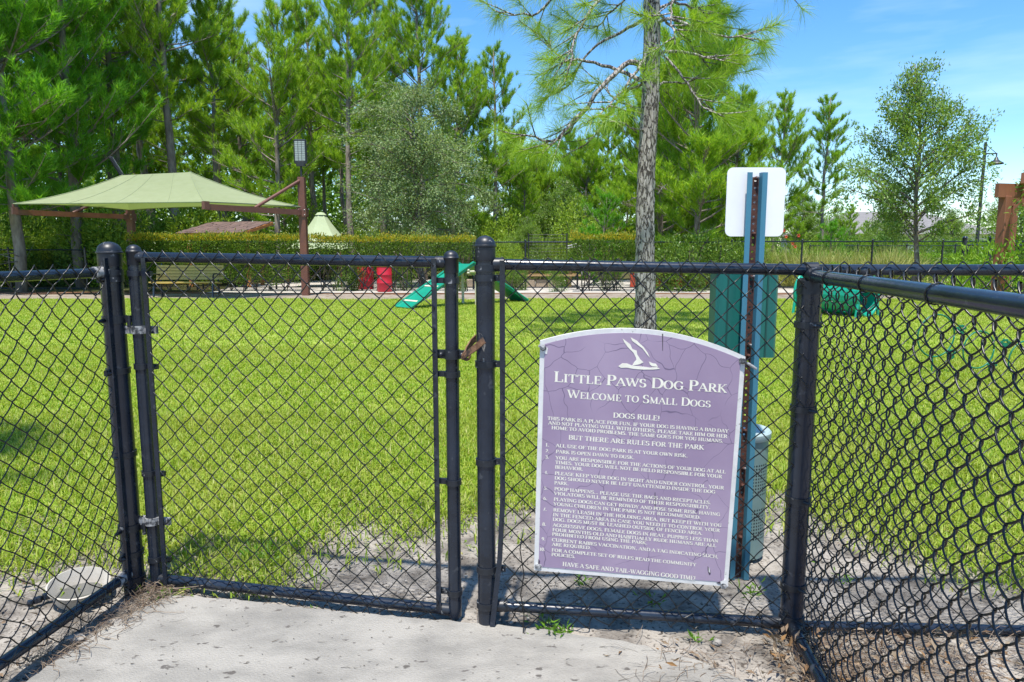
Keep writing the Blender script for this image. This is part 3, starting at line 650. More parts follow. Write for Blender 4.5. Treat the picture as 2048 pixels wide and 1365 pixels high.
g = Geo(); g.lathe([(.039, 1.13), (.039, 1.172), (.03, 1.18), (.001, 1.182)], CP, 24)
a = np.linspace(0, 6.283, 25); g.grid(np.array([[CP + Z * 1.205 + cu * dx + (cn * math.cos(q) + Z * math.sin(q)) * rr for q in a[:-1]] for dx, rr in ((-.02, .0185), (-.02, .0245), (.02, .0245), (.02, .0185))]), loop=True)
g.build('loop_cap', FT, cpo, smooth=40)
for y in (652, 822, 1005, 1180, 1245):
    g = Geo(); c = CP + Z * zat(y, 2.11); band(g, c, .0365, None, .02); d_ = unit(np.array((-.3, -1, 0))); bolt(g, c + d_ * .036 + cu * .012, unit(d_ + cu * .9), .006, .03); g.build('tension_band', FT, cpo, smooth=40)
for k in (.06, .32, .60, .86): g = Geo(); tie(g, MP + cu * CW * k + Z * (1.222 - .017 * k), cu, .0178, cn); g.build('wire_tie', WR, t, smooth=180)
for k in (.12, .4, .68, .9): g = Geo(); tie(g, MP + cu * CW * k + Z * (.075 - .047 * k), cu, .0178, cn); g.build('wire_tie', WR, t, smooth=180)
# loose broken wire end
g = Geo(); g.tube([at(1046, 1060, 2.15), at(1040, 1100, 2.14), at(1048, 1150, 2.14), at(1041, 1190, 2.12), at(1048, 1225, 2.12), at(1046, 1278, 2.1), at(1052, 1255, 2.1)], .002, 5); g.build('loose_wire', WR, t, smooth=180)
# far post of the continuing line, outside the picture
g = Geo(); q = CP + cu * 3.4; g.tube([q - Z * .05, q + Z * 1.26], .03, 16); g.build('post', BK, t, smooth=40)

# paint chipped off the middle post beside the latch
def chip(parent, c, r_, pts):
    g = Geo(); P = []
    for x, y in pts:
        q = at(x, y, c[1] - r_); a = math.asin(max(-.95, min(.95, (q[0] - c[0]) / r_))); P.append((c[0] + math.sin(a) * (r_ + .0006), c[1] - math.cos(a) * (r_ + .0006), q[2]))
    g.add(P, [list(range(len(P)))[::-1]]); g.build('paint_chip', M['chip'], parent)
M['chip'] = mat('bare_scuffed_metal', (.26, .25, .235), (.10, .09, .08), 120, rough=.6)
chip(t, MP, .0302, [(957, 666), (963, 668), (969, 680), (971, 692), (968, 704), (965, 698), (962, 686)])
chip(t, MP, .0302, [(966, 716), (969, 718), (969, 730), (965, 728)])
# near right fence, from the corner post towards the viewer
du = unit(np.array((-.135, -.99, 0))); dn = np.array((.99, -.135, 0)); RL = 1.85
t = thing('chain_link_fence', 'black chain link fence in the near right foreground, running towards the viewer', 'fence', CP)
g = Geo(); a = CP + du * .03; g.tube([a + Z * 1.188, a + du * RL + Z * 1.17], .0192, 24); tr_ = g.build('top_rail', BK, t, smooth=40)
for q0, q1 in ((CP + du * .015 + Z * 1.19, CP + du * .06 + Z * 1.188), (CP + du * .02 + Z * .03, CP + du * .09 + Z * .035)): g = Geo(); g.tube([q0, q1], .0225, 20); g.build('rail_cup', FT, t, smooth=40)
g = Geo(); g.tube([a + Z * .032, a + du * RL + Z * .062], .0192, 20); g.build('bottom_rail', BK, t, smooth=40)
g = Geo(); chain(g, CP + du * .04 + dn * .027, du, -dn, RL - .05, .01, 1.222, dz=.01, seed=12, wob=.0045, amp=.0085, r=.0022, ripple_bot=.006); g.build('wire_mesh', WR, t, smooth=180)
for k in (.16, .44, .8, 1.2): g = Geo(); tie(g, a + du * k + Z * (1.188 - .018 * k / RL), du, .0195, dn); g.build('wire_tie', WR, t, smooth=180)
for k in (.1, .45): g = Geo(); tie(g, a + du * k + Z * (.032 + .03 * k / RL), du, .0195, dn); g.build('wire_tie', WR, t, smooth=180)

# ------------------------------------------------------------------ dog bowl
M['bowl'] = mat('cream_plastic', (.48, .445, .38), (.36, .33, .28), 9, rough=.5)
bc = np.array((-1.585, 2.36, 0)); t = thing('dog_bowl', 'round cream dog bowl on the soil behind the left bottom rail', 'dog bowl', bc)
bowl_root = t
g = Geo(); g.lathe([(.001, .004), (.082, .004), (.098, .045), (.110, .066), (.112, .072), (.106, .074), (.094, .05), (.076, .016), (.001, .014)], bc + Z * .004, 36, M=Matrix.Rotation(R(7), 3, 'Y') @ Matrix.Rotation(R(8), 3, 'X')); g.build('bowl_body', M['bowl'], t, smooth=50)
g = Geo(); g.lathe([(.001, .028), (.078, .028)], bc + Z * .006, 28); g.build('water', mat('shaded_water', (.10, .10, .09), rough=.03), t, smooth=180)  # water disc; colour darkened to paint in shade and depth inside the bowl
g = Geo(); h = bc + np.array((-.118, -.012, .03))
for k in range(5): g.lathe([(.001, .014), (.009, .012), (.013, 0), (.010, -.012), (.001, -.014)], h + np.array((-.010 * k, -.012 * k + .008 * (k % 2), -.008 - .002 * k)), 10)
g.build('bowl_handle', M['black'], t, smooth=50)

bowl_root.scale = (.9, .9, .9)
# ------------------------------------------------------------------ rules sign
sn = cn; sp = MP + cn * .052
TL, TR, BL, BR, TOP = [on_plane(x, y, sp, sn) for x, y in ((1080, 692), (1491, 714), (1068, 1141), (1455, 1183), (1290, 659))]
U = unit((TR - TL) + (BR - BL)); U = unit(U - sn * np.dot(U, sn)); Vv = unit((TL - BL) + (TR - BR)); Vv = unit(Vv - sn * np.dot(Vv, sn)); UV = np.dot(U, Vv)
O = BL
def loc(x, y): d = on_plane(x, y, sp, sn) - O; a_, b_ = np.dot(d, U), np.dot(d, Vv); return np.array((a_ - UV * b_, b_ - UV * a_)) / (1 - UV * UV)
l4 = [loc(*p) for p in ((1080, 692), (1491, 714), (1068, 1141), (1455, 1183))]; sw = (l4[1][0] - l4[0][0] + l4[3][0] - l4[2][0]) / 2; sh = (l4[0][1] - l4[2][1] + l4[1][1] - l4[3][1]) / 2; so = (l4[0][0] + l4[2][0]) / 4 + (l4[1][0] + l4[3][0] - 2 * sw) / 4; arc = loc(1290, 659)[1] - sh
xl0, xr0, xl1, xr1 = l4[2][0], l4[3][0], l4[0][0], l4[1][0]
def outline(i):
    n = 24; c = (xl1 + xr1) / 2; h = (xr1 - xl1) / 2
    xs_ = np.linspace(xr1 - i, xl1 + i, n)
    return [(xl0 + i, i), (xr0 - i, i)] + [(x, sh - i + arc * (1 - ((x - c) / h) ** 2)) for x in xs_]
M['signwhite'] = mat('weathered_white', (.52, .51, .49), (.62, .61, .59), 18, rough=.7, c3=(.30, .29, .27), s3=70, lo3=.66, hi3=.72)
def crackmat():
    m, n, l, b = newmat('cracked_purple_panel'); b.inputs['Roughness'].default_value = .7; b.inputs['Specular IOR Level'].default_value = .25
    t = n.new('ShaderNodeTexCoord'); z = n.new('ShaderNodeTexNoise'); z.inputs['Scale'].default_value = 5; z.inputs['Detail'].default_value = 3; l.new(t.outputs['Object'], z.inputs['Vector'])
    d = n.new('ShaderNodeMix'); d.data_type = 'VECTOR'; d.inputs['Factor'].default_value = .12; l.new(t.outputs['Object'], d.inputs['A']); l.new(z.outputs['Color'], d.inputs['B'])
    v = n.new('ShaderNodeTexVoronoi'); v.feature = 'DISTANCE_TO_EDGE'; v.inputs['Scale'].default_value = 12; l.new(d.outputs['Result'], v.inputs['Vector'])
    r = n.new('ShaderNodeValToRGB'); r.color_ramp.elements[0].position = .004; r.color_ramp.elements[1].position = .011; l.new(v.outputs['Distance'], r.inputs[0])
    z2 = n.new('ShaderNodeTexNoise'); z2.inputs['Scale'].default_value = 7; l.new(t.outputs['Object'], z2.inputs['Vector'])
    r2 = n.new('ShaderNodeValToRGB'); r2.color_ramp.elements[0].position = .50; r2.color_ramp.elements[1].position = .62; l.new(z2.outputs['Fac'], r2.inputs[0])
    mxn = n.new('ShaderNodeMath'); mxn.operation = 'MAXIMUM'; l.new(r.outputs[0], mxn.inputs[0]); l.new(r2.outputs[0], mxn.inputs[1])
    z3 = n.new('ShaderNodeTexNoise'); z3.inputs['Scale'].default_value = 3; z3.inputs['Detail'].default_value = 6; l.new(t.outputs['Object'], z3.inputs['Vector'])
    r3 = n.new('ShaderNodeValToRGB'); r3.color_ramp.elements[0].color = (.255, .190, .275, 1); r3.color_ramp.elements[1].color = (.325, .252, .338, 1); r3.color_ramp.elements[0].position = .38; r3.color_ramp.elements[1].position = .62; l.new(z3.outputs['Fac'], r3.inputs[0])
    x = n.new('ShaderNodeMix'); x.data_type = 'RGBA'; l.new(mxn.outputs[0], x.inputs['Factor']); x.inputs['A'].default_value = (.13, .10, .16, 1); l.new(r3.outputs[0], x.inputs['B']); l.new(x.outputs['Result'], b.inputs['Base Color'])
    return m
t = thing('rules_sign', 'purple dog park rules sign with arched top and white border on the centre fence', 'sign', O)
g = Geo(); g.prism(outline(0), O, U, Vv, sn, -.014, 0); g.build('border', M['signwhite'], t)
g = Geo(); g.prism(outline(.0145), O, U, Vv, sn, -.002, .0012); panel = g.build('panel', crackmat(), t)

# serif capitals drawn as strokes: (width, [(points, stroke kind)]); kinds: T thick, t thin, c contrast by direction
def arcp(cx, cy, rx, ry, a0, a1, n=14): return [(cx + rx * math.cos(R(a)), cy + ry * math.sin(R(a))) for a in np.linspace(a0, a1, n)]
def sf(x, y, w=.30): return ([(x - w / 2, y), (x + w / 2, y)], 's')
def st(x, y0=0, y1=1): return ([(x, y0), (x, y1)], 'T')
GL_ = {
 'A': (.74, [([(.04, 0), (.37, 1)], 't'), ([(.34, 1), (.69, 0)], 'T'), ([(.17, .34), (.55, .34)], 't'), sf(.06, 0, .24), sf(.66, 0, .28)]),
 'B': (.64, [st(.15), ([(.04, 1), (.36, 1)] + arcp(.36, .765, .19, .235, 80, -90) + [(.15, .53)], 'c'), ([(.15, .53), (.38, .53)] + arcp(.38, .265, .22, .265, 85, -90) + [(.04, 0)], 'c')]),
 'C': (.72, [(arcp(.40, .5, .34, .51, 40, 320, 24), 'c'), ([(.67, .98), (.67, .70)], 't')]),
 'D': (.76, [st(.15), ([(.04, 1), (.34, 1)] + arcp(.34, .5, .37, .5, 88, -88, 20) + [(.04, 0)], 'c')]),
 'E': (.62, [st(.15), ([(.04, 1), (.55, 1)], 't'), ([(.04, 0), (.58, 0)], 't'), ([(.15, .52), (.42, .52)], 't'), ([(.55, 1.0), (.55, .78)], 't'), ([(.58, 0), (.58, .24)], 't'), ([(.42, .42), (.42, .62)], 't')]),
 'F': (.58, [st(.15), ([(.04, 1), (.54, 1)], 't'), ([(.15, .52), (.42, .52)], 't'), ([(.54, 1.0), (.54, .76)], 't'), ([(.42, .42), (.42, .62)], 't'), sf(.15, 0)]),
 'G': (.78, [(arcp(.40, .5, .34, .51, 40, 322, 24), 'c'), ([(.66, .98), (.66, .70)], 't'), ([(.66, .44), (.66, .05)], 'T'), sf(.64, .44, .26)]),
 'H': (.80, [st(.15), st(.63), ([(.15, .51), (.63, .51)], 't'), sf(.15, 0), sf(.15, 1), sf(.63, 0), sf(.63, 1)]),
 'I': (.32, [st(.15), sf(.15, 0), sf(.15, 1)]),
 'J': (.44, [([(.27, 1), (.27, .2)] + arcp(.13, .17, .14, .17, 0, -140, 8), 'T'), sf(.27, 1)]),
 'K': (.76, [st(.15), ([(.62, 1), (.17, .43)], 't'), ([(.30, .58), (.67, 0)], 'T'), sf(.15, 0), sf(.15, 1), sf(.62, 1, .24), sf(.66, 0, .24)]),
 'L': (.60, [st(.15), ([(.04, 0), (.56, 0)], 't'), ([(.56, 0), (.56, .26)], 't'), sf(.15, 1)]),
 'M': (.94, [([(.15, 0), (.15, 1)], 't'), ([(.15, 1), (.46, .04)], 'T'), ([(.46, .04), (.76, 1)], 't'), st(.77), sf(.13, 0, .24), sf(.10, 1, .20), sf(.77, 0), sf(.80, 1, .22)]),
 'N': (.80, [([(.14, 0), (.14, 1)], 't'), ([(.14, 1), (.64, .0)], 'T'), ([(.65, 0), (.65, 1)], 't'), sf(.14, 0, .24), sf(.09, 1, .2), sf(.65, 1, .24)]),
 'O': (.80, [(arcp(.39, .5, .32, .51, 0, 360, 30), 'c')]),
 'P': (.60, [st(.15), ([(.04, 1), (.34, 1)] + arcp(.34, .74, .21, .26, 85, -90) + [(.15, .48)], 'c'), sf(.15, 0)]),
 'Q': (.80, [(arcp(.39, .5, .32, .51, 0, 360, 30), 'c'), ([(.38, .12), (.70, -.20)], 'T')]),
 'R': (.72, [st(.15), ([(.04, 1), (.34, 1)] + arcp(.34, .755, .20, .245, 85, -90) + [(.15, .51)], 'c'), ([(.34, .51), (.64, 0)], 'T'), sf(.15, 0), sf(.65, 0, .2)]),
 'S': (.56, [(arcp(.28, .755, .20, .255, 40, 250, 14) + arcp(.27, .255, .22, .265, 70, -140, 14), 'c'), ([(.46, .98), (.46, .74)], 't'), ([(.06, .26), (.06, .02)], 't')]),
 'T': (.68, [st(.33), ([(.03, 1), (.63, 1)], 't'), ([(.03, 1), (.03, .76)], 't'), ([(.63, 1), (.63, .76)], 't'), sf(.33, 0)]),
 'U': (.76, [([(.15, 1), (.15, .3)], 'T'), (arcp(.38, .30, .235, .31, 180, 360, 14), 'c'), ([(.615, .3), (.615, 1)], 't'), sf(.15, 1), sf(.615, 1, .24)]),
 'V': (.74, [([(.06, 1), (.37, .0)], 'T'), ([(.37, 0), (.67, 1)], 't'), sf(.07, 1, .28), sf(.67, 1, .24)]),
 'W': (1.06, [([(.06, 1), (.31, 0)], 'T'), ([(.31, 0), (.52, .9)], 't'), ([(.50, .95), (.75, 0)], 'T'), ([(.75, 0), (1.0, 1)], 't'), sf(.07, 1, .28), sf(.47, 1, .24), sf(.99, 1, .22)]),
 'X': (.74, [([(.08, 1), (.65, 0)], 'T'), ([(.62, 1), (.08, 0)], 't'), sf(.1, 1, .26), sf(.64, 0, .26), sf(.62, 1, .2), sf(.09, 0, .2)]),
 'Y': (.72, [([(.06, 1), (.35, .46)], 'T'), ([(.35, .46), (.64, 1)], 't'), st(.35, 0, .48), sf(.07, 1, .26), sf(.63, 1, .22), sf(.35, 0)]),
 'Z': (.62, [([(.07, 1), (.54, 1)], 't'), ([(.54, 1), (.07, 0)], 'T'), ([(.07, 0), (.56, 0)], 't'), ([(.07, 1), (.07, .8)], 't'), ([(.56, 0), (.56, .22)], 't')]),
 '1': (.42, [st(.2), ([(.06, .86), (.2, 1)], 't'), sf(.2, 0)]), '2': (.54, [(arcp(.26, .72, .2, .28, 160, -30, 12) + [(.06, .03)], 'c'), ([(.05, .04), (.48, .04)], 'T')]),
 '3': (.52, [(arcp(.23, .75, .19, .25, 150, -80, 12), 'c'), (arcp(.23, .26, .22, .27, 80, -150, 12), 'c')]), '4': (.56, [st(.36), ([(.36, 1), (.04, .3), (.52, .3)], 't'), sf(.36, 0, .24)]),
 '5': (.52, [([(.44, .97), (.13, .97), (.10, .55)], 't'), (arcp(.23, .31, .22, .31, 120, -150, 14), 'c')]), '6': (.56, [(arcp(.27, .3, .21, .31, 0, 360, 20), 'c'), (arcp(.44, .3, .38, .70, 180, 105, 10), 'c')]),
 '7': (.52, [([(.05, .97), (.47, .97)], 'T'), ([(.46, .97), (.2, 0)], 'T')]), '8': (.56, [(arcp(.27, .75, .18, .25, 0, 360, 20), 'c'), (arcp(.27, .26, .22, .27, 0, 360, 20), 'c')]),
 '9': (.56, [(arcp(.27, .7, .21, .31, 0, 360, 20), 'c'), (arcp(.10, .7, .38, .70, 0, -75, 10), 'c')]), '0': (.58, [(arcp(.27, .5, .2, .51, 0, 360, 24), 'c')]),
 '.': (.26, [([(.04, .07), (.20, .07)], 'D')]), ',': (.26, [([(.04, .07), (.20, .07)], 'D'), ([(.17, .06), (.07, -.2)], 't')]), '!': (.30, [([(.14, .30), (.14, 1)], 'T'), ([(.06, .07), (.22, .07)], 'D')]), '-': (.36, [([(.04, .38), (.30, .38)], 'D')]),
}
KW = {'T': .165, 't': .075, 's': .07, 'D': .16}
def text_width(s, sc=.80):
    w = 0
    for ch in s: w += .30 if ch == ' ' else (GL_[ch.upper()][0] + .05) * (sc if ch.islower() else 1)
    return w
zoff = [0]
def write(geo, s, p0, p1, cap, sc=.80, bold=1.0):
    """letters from local point p0 to p1 on the sign, capital height cap"""
    W = p1[0] - p0[0]; k = W / text_width(s, sc); x = p0[0]; sl = (p1[1] - p0[1]) / W
    for ch in s:
        if ch == ' ': x += .30 * k; continue
        c = sc if ch.islower() else 1.0
        wd, strokes = GL_[ch.upper()]
        for pts, kind in strokes:
            P = np.array(pts, float); 
            if len(P) < 2: continue
            T = unit(np.gradient(P, axis=0)); N = np.stack((-T[:, 1], T[:, 0]), 1)
            w = (.07 + .115 * np.abs(T[:, 1]) ** 1.5 if kind == 'c' else np.full(len(P), KW[kind])) * bold
            a, b = P + N * w[:, None] / 2, P - N * w[:, None] / 2
            if kind == 'T':                                   # square the stroke ends on the base line
                a[:, 1] = P[:, 1]; b[:, 1] = P[:, 1]; d_ = w / 2 / np.maximum(.4, np.abs(T[:, 1])); a[:, 0] = P[:, 0] - d_; b[:, 0] = P[:, 0] + d_
            zoff[0] = (zoff[0] + 1) % 40
            def to3(q, e): X = x + q[:, 0] * c * k; Yv = p0[1] + sl * (X - p0[0]) + q[:, 1] * c * cap; return O + X[:, None] * U + Yv[:, None] * Vv + sn * (.0016 + zoff[0] * .000012)
            A3, B3 = to3(a, 0), to3(b, 0)
            geo.grid(np.stack((A3, B3), 1))
        x += (wd + .05) * c * k
M['lettering'] = mat('cream_lettering', (.74, .71, .60), (.66, .63, .53), 40, rough=.6)
heads = [('Little Paws Dog Park', (1108, 763), (1454, 785.5), 19, 1.0), ('Welcome to Small Dogs', (1135, 795.5), (1421.5, 815), 15.2, .95)]
mids = [('DOGS RULE!', (1226, 835), (1320, 841.5), 9.4), ('BUT THERE ARE RULES FOR THE PARK', (1137, 879), (1408, 899.5), 8.6), ('HAVE A SAFE AND TAIL-WAGGING GOOD TIME!', (1125, 1131.5), (1391, 1160.5), 8.2)]
intro = [('THIS PARK IS A PLACE FOR FUN. IF YOUR DOG IS HAVING A BAD DAY', (1095, 839.5), (1457, 865.5)), ('AND NOT PLAYING WELL WITH OTHERS, PLEASE TAKE HIM OR HER', (1096.5, 848.7), (1454.5, 876)), ('HOME TO AVOID PROBLEMS. THE SAME GOES FOR YOU HUMANS.', (1103, 858.3), (1446.5, 885.5))]
rules = [('1.', [('ALL USE OF THE DOG PARK IS AT YOUR OWN RISK.', (1111.7, 894), (1375.5, 915))]),
 ('2.', [('PARK IS OPEN DAWN TO DUSK.', (1111.7, 906), (1269, 918.5))]),
 ('3.', [('YOU ARE RESPONSIBLE FOR THE ACTIONS OF YOUR DOG AT ALL', (1111, 918.3), (1451, 947)), ('TIMES. YOUR DOG WILL NOT BE HELD RESPONSIBLE FOR YOUR', (1110.5, 927.5), (1444, 956.5)), ('BEHAVIOR.', (1110, 937), (1166.6, 941.5))]),
 ('4.', [('PLEASE KEEP YOUR DOG IN SIGHT AND UNDER CONTROL. YOUR', (1109.6, 949.2), (1447.7, 979)), ('DOG SHOULD NEVER BE LEFT UNATTENDED INSIDE THE DOG', (1109, 958.8), (1430.5, 987)), ('PARK.', (1108.6, 968.4), (1137.6, 970.6))]),
 ('5.', [('POOP HAPPENS... PLEASE USE THE BAGS AND RECEPTACLES.', (1108.6, 980.3), (1421.8, 1008.5)), ('VIOLATORS WILL BE REMINDED OF THEIR RESPONSIBILITY.', (1108, 989.6), (1420.8, 1018))]),
 ('6.', [('PLAYING DOGS CAN GET ROWDY AND POSE SOME RISK. HAVING', (1107.5, 1001), (1440, 1032)), ('YOUNG CHILDREN IN THE PARK IS NOT RECOMMENDED.', (1106.8, 1010.5), (1401, 1038))]),
 ('7.', [('REMOVE LEASH IN THE HOLDING AREA, BUT KEEP IT WITH YOU', (1106.5, 1022.4), (1443, 1054)), ('IN THE FENCED AREA IN CASE YOU NEED IT TO CONTROL YOUR', (1106, 1032), (1439.5, 1064)), ('DOG. DOGS MUST BE LEASHED OUTSIDE OF FENCED AREA.', (1105.4, 1041.3), (1405, 1070))]),
 ('8.', [('AGGRESSIVE DOGS, FEMALE DOGS IN HEAT, PUPPIES LESS THAN', (1105.4, 1052.5), (1436.5, 1085)), ('FOUR MONTHS OLD AND HABITUALLY RUDE HUMANS ARE ALL', (1104.9, 1062), (1432, 1094.3)), ('PROHIBITED FROM USING THE PARK.', (1104.2, 1070.8), (1295, 1089))]),
 ('9.', [('CURRENT RABIES VACCINATION, AND A TAG INDICATING SUCH,', (1104, 1082), (1436.6, 1116.5)), ('ARE REQUIRED.', (1103.8, 1091.2), (1182, 1098.5))]),
 ('10.', [('FOR A COMPLETE SET OF RULES READ THE COMMUNITY', (1103.3, 1102.6), (1392.5, 1132.5)), ('POLICIES.', (1102.8, 1111.5), (1151, 1116))])]
pxm = 2.12 / FPX * 1.06
for s, a, b, c, bo in heads:
    g = Geo(); write(g, s, loc(*a), loc(*b), c * pxm, .80, bo); g.build('heading_lettering', M['lettering'], t)
g = Geo()
for s, a, b, c in mids: write(g, s, loc(*a), loc(*b), c * pxm, .8, 1.05)
g.build('subheading_lettering', M['lettering'], t)
g = Geo()
for s, a, b in intro: write(g, s, loc(*a), loc(*b), 6.3 * pxm, .8, 1.1)
g.build('intro_lettering', M['lettering'], t)
for num, ls in rules:
    g = Geo()
    for s, a, b in ls: write(g, s, loc(*a), loc(*b), 6.3 * pxm, .8, 1.1)
    a = ls[0][1]; nw = 11 if num == '10.' else 7.5; q = loc(a[0] - 13, a[1] - .8); q0 = loc(a[0] - 13 - nw, a[1] - 1.4); write(g, num, q0, q, 6.3 * pxm, .8, 1.1)
    g.build('rule_lettering', M['lettering'], t)
g = Geo()
def emb(pts):
    p = [loc(1040 + x * .2637, 640 + y * .2637) for x, y in pts]; g.prism(p, O, U, Vv, sn, .0008, .0022)
emb([(778, 142), (835, 185), (852, 222), (884, 234), (888, 262), (912, 300), (936, 322), (905, 337), (850, 347), (866, 320), (882, 303), (878, 285), (860, 250), (815, 205), (790, 170)])
emb([(838, 133), (885, 158), (935, 205), (968, 250), (983, 287), (962, 262), (928, 217), (880, 182), (850, 160)])
emb([(745, 352), (775, 330), (812, 331), (850, 347), (920, 354), (985, 363), (1038, 358), (1060, 372), (1010, 377), (930, 377), (860, 372), (810, 362), (765, 364)])
emb([(976, 316), (1005, 330), (1030, 333), (1045, 356), (1000, 352), (985, 340)])
g.build('heron_emblem', M['lettering'], t)
M['scuff'] = mat('dark_weather_crack', (.05, .04, .055), rough=.9)
for q in ([(1324, 668), (1326, 668), (1325.5, 702), (1324.5, 702)], [(1309, 985), (1310.5, 985), (1311, 1016), (1309.5, 1016)], [(1415, 1132), (1420, 1139), (1421, 1148), (1418, 1150), (1415, 1140)], [(1433, 1165), (1447, 1160), (1449, 1163), (1438, 1168)], [(1077, 1118), (1080, 1122), (1079, 1132), (1076, 1130)]):
    g = Geo(); g.prism([loc(*p) for p in q], O, U, Vv, sn, .0006, .0018); g.build('panel_crack', M['scuff'], t)
for q in ([(1417, 1134), (1419, 1138), (1420, 1146), (1417, 1143)], [(1440, 1163), (1452, 1158), (1456, 1172), (1444, 1176)], [(1071, 1126), (1083, 1130), (1079, 1138), (1070, 1140)], [(1087, 694), (1096, 696), (1094, 709), (1086, 706)]):
    g = Geo(); g.prism([loc(*p) for p in q], O, U, Vv, sn, .0007, .0022); g.build('chipped_patch', M['signwhite'], t)
# fixings at the corners
for (x, y), k in (((1086, 696), 0), ((1484, 722), 1), ((1076, 1133), 2), ((1447, 1172), 3)):
    g = Geo(); c = on_plane(x, y, sp, sn); Mx = np.stack((U, np.cross(sn, U), sn), 1)
    g.lathe([(.010, 0), (.0095, .004), (.006, .005), (.006, .009), (.001, .010)], c, 10, M=Mx, sx=1.1)
    if k == 1: g.tube([c + sn * .006, c + U * .02 - Vv * .008 + sn * .012, c + U * .045 - Vv * .022], .0045, 8)
    if k == 0: g.tube([c + sn * .004, c - U * .012 + Vv * .008 + sn * .008], .006, 6)
    g.build('fixing_bolt', M['hinge'], t, smooth=40)

# ------------------------------------------------------------------ dog waste station: channel post, sign plate, bag dispenser
PB = np.array((.882, 2.52, 0)); t = thing('sign_post', 'blue perforated channel post with rusty centre, blank white sign back and green bag box', 'sign post', PB)
M['blue'] = mat('blue_paint', (.055, .20, .28), (.04, .155, .225), 3, rough=.45, stretch=(1, 1, .2), c3=(.05, .14, .17), s3=12, lo3=.55, hi3=.75)
pt = 1.545; fw, ww = .0185, .028
for s in (-1, 1):
    g = Geo(); g.box(PB + np.array((s * (ww / 2 + fw / 2 + .004), -.012, pt / 2)), (fw, .003, pt))
    strap(g, [PB + np.array((s * (ww / 2 + .005), -.012, pt / 2)), PB + np.array((s * ww / 2, .008, pt / 2))], pt, .0028, (0, 0, 1)); g.build('post_flange', M['blue'], t)
g = Geo(); perforated(g, lambda u, v: np.stack((PB[0] - ww / 2 + u * ww, np.full_like(u, PB[1] + .008), v * .0255), 1), 1, 60, .155); g.build('post_web', M['darkrust'], t)
for y in (357, 468, 555, 690, 712, 862, 938, 972, 1075, 1110): g = Geo(); bolt(g, PB + np.array((.002, .007, zat(y, 2.52))), (0, -1, 0), .0075, .012); g.build('post_bolt', M['darkrust'], t, smooth=40)
for y in (355, 554, 692, 940): g = Geo(); bolt(g, PB + np.array((.004, -.004, zat(y, 2.5))), (.3, -1, .4), .004, .008); g.build('post_bolt', M['steel'], t, smooth=40)
def rrect(w, h, r, n=6):
    o = []
    for cx, cy, a in ((w - r, h - r, 0), (r, h - r, 90), (r, r, 180), (w - r, r, 270)): o += arcp(cx, cy, r, r, a, a + 90, n)
    return o
P0 = PB + np.array((-.101, .013, 1.318)); g = Geo(); g.prism(rrect(.213, .247, .022), P0, (1, 0, 0), (0, 0, 1), (0, 1, 0), 0, .003); g.build('sign_plate', M['white'], t)
M['teal'] = mat('weathered_teal', (.010, .115, .098), (.016, .165, .14), 14, rough=.38, stretch=(1, 1, .06), lo=.35, hi=.7)
g = Geo(); g.box((.880, 2.60, 1.03), (.232, .10, .33), bev=.01); g.box((.880, 2.60, 1.2), (.238, .106, .02), bev=.006); bx = g.build('bag_dispenser', M['teal'], t)
M['darkteal'] = mat('dark_teal', (.006, .06, .05), rough=.5)
for x in (.806, .954): g = Geo(); g.box((x, 2.5485, 1.03), (.006, .004, .325)); g.build('box_seam', M['darkteal'], bx)
# bin behind it
BC = np.array((.945, 2.735, 0)); t = thing('waste_bin', 'grey green perforated round waste bin at the foot of the blue sign post', 'bin', BC)
M['bin'] = mat('grey_green_enamel', (.125, .195, .185), (.15, .225, .212), 6, rough=.4); M['binlid'] = mat('pale_bin_lid', (.36, .44, .42), (.30, .38, .37), 9, rough=.35)
rb = .105; g = Geo(); zz = [.02, .10, .235, .285, .42, .50, .525]
def cyl(u, v, z0, dz_): a = u / 52 * 2 * math.pi; return np.stack((BC[0] + rb * np.cos(a), BC[1] + rb * np.sin(a), z0 + v * dz_), 1)
for a_, b_ in ((.02, .10), (.235, .285), (.42, .525)): g.lathe([(rb, a_), (rb, b_)], BC, 52)
for a_, b_ in ((.10, .235), (.285, .42)): perforated(g, lambda u, v, a_=a_, b_=b_: cyl(u, v, a_, (b_ - a_) / 10), 52, 10, .30)
g.lathe([(.001, .02), (rb, .02)], BC, 52); g.build('bin_body', M['bin'], t, smooth=40)
g = Geo(); g.lathe([(rb * .93, .03), (rb * .93, .50)], BC, 32); g.build('bin_shade_core', mat('bin_inner_shade', (.02, .022, .022), rough=.7), t, smooth=180)  # dark inner cylinder; its near-black colour paints the shade behind the holes
g = Geo(); g.lathe([(rb * 1.06, .512), (rb * 1.09, .516), (rb * 1.09, .538), (rb * 1.03, .545), (.001, .549)], BC, 40); g.build('bin_lid', M['binlid'], t, smooth=40)
# ------------------------------------------------------------------ ground beyond the lawn
def sheet(name, outline_, z, m, n_sub=1):
    g = Geo(); p = np.array(outline_, float); g.add(np.c_[p, np.full(len(p), z)], [list(range(len(p)))]); return tag(g.build(name, m), kind='structure')
M['path'] = mat('grey_dirt_path', (.30, .26, .21), (.20, .165, .13), 1.6, rough=.95, bump=.5, bscale=18, c3=(.14, .085, .055), s3=5, lo3=.55, hi3=.68, spec=.1)
px_ = np.linspace(-40, 30, 160)
pf = 20.75 + .25 * np.sin(px_ * .6) + .12 * np.sin(px_ * 2.3)
g = Geo(); g.grid(np.stack((np.stack((px_, lawn_far(px_) - .15, np.full_like(px_, .006)), 1), np.stack((px_, pf, np.full_like(px_, .006)), 1)), 1)); tag(g.build('dirt_path', M['path']), kind='structure')
M['mulch'] = mat('pine_straw_mulch', (.20, .10, .055), (.12, .065, .04), 2.6, rough=.95, bump=.8, bscale=22, spec=.1, c3=(.28, .20, .14), s3=4, lo3=.55, hi3=.7)
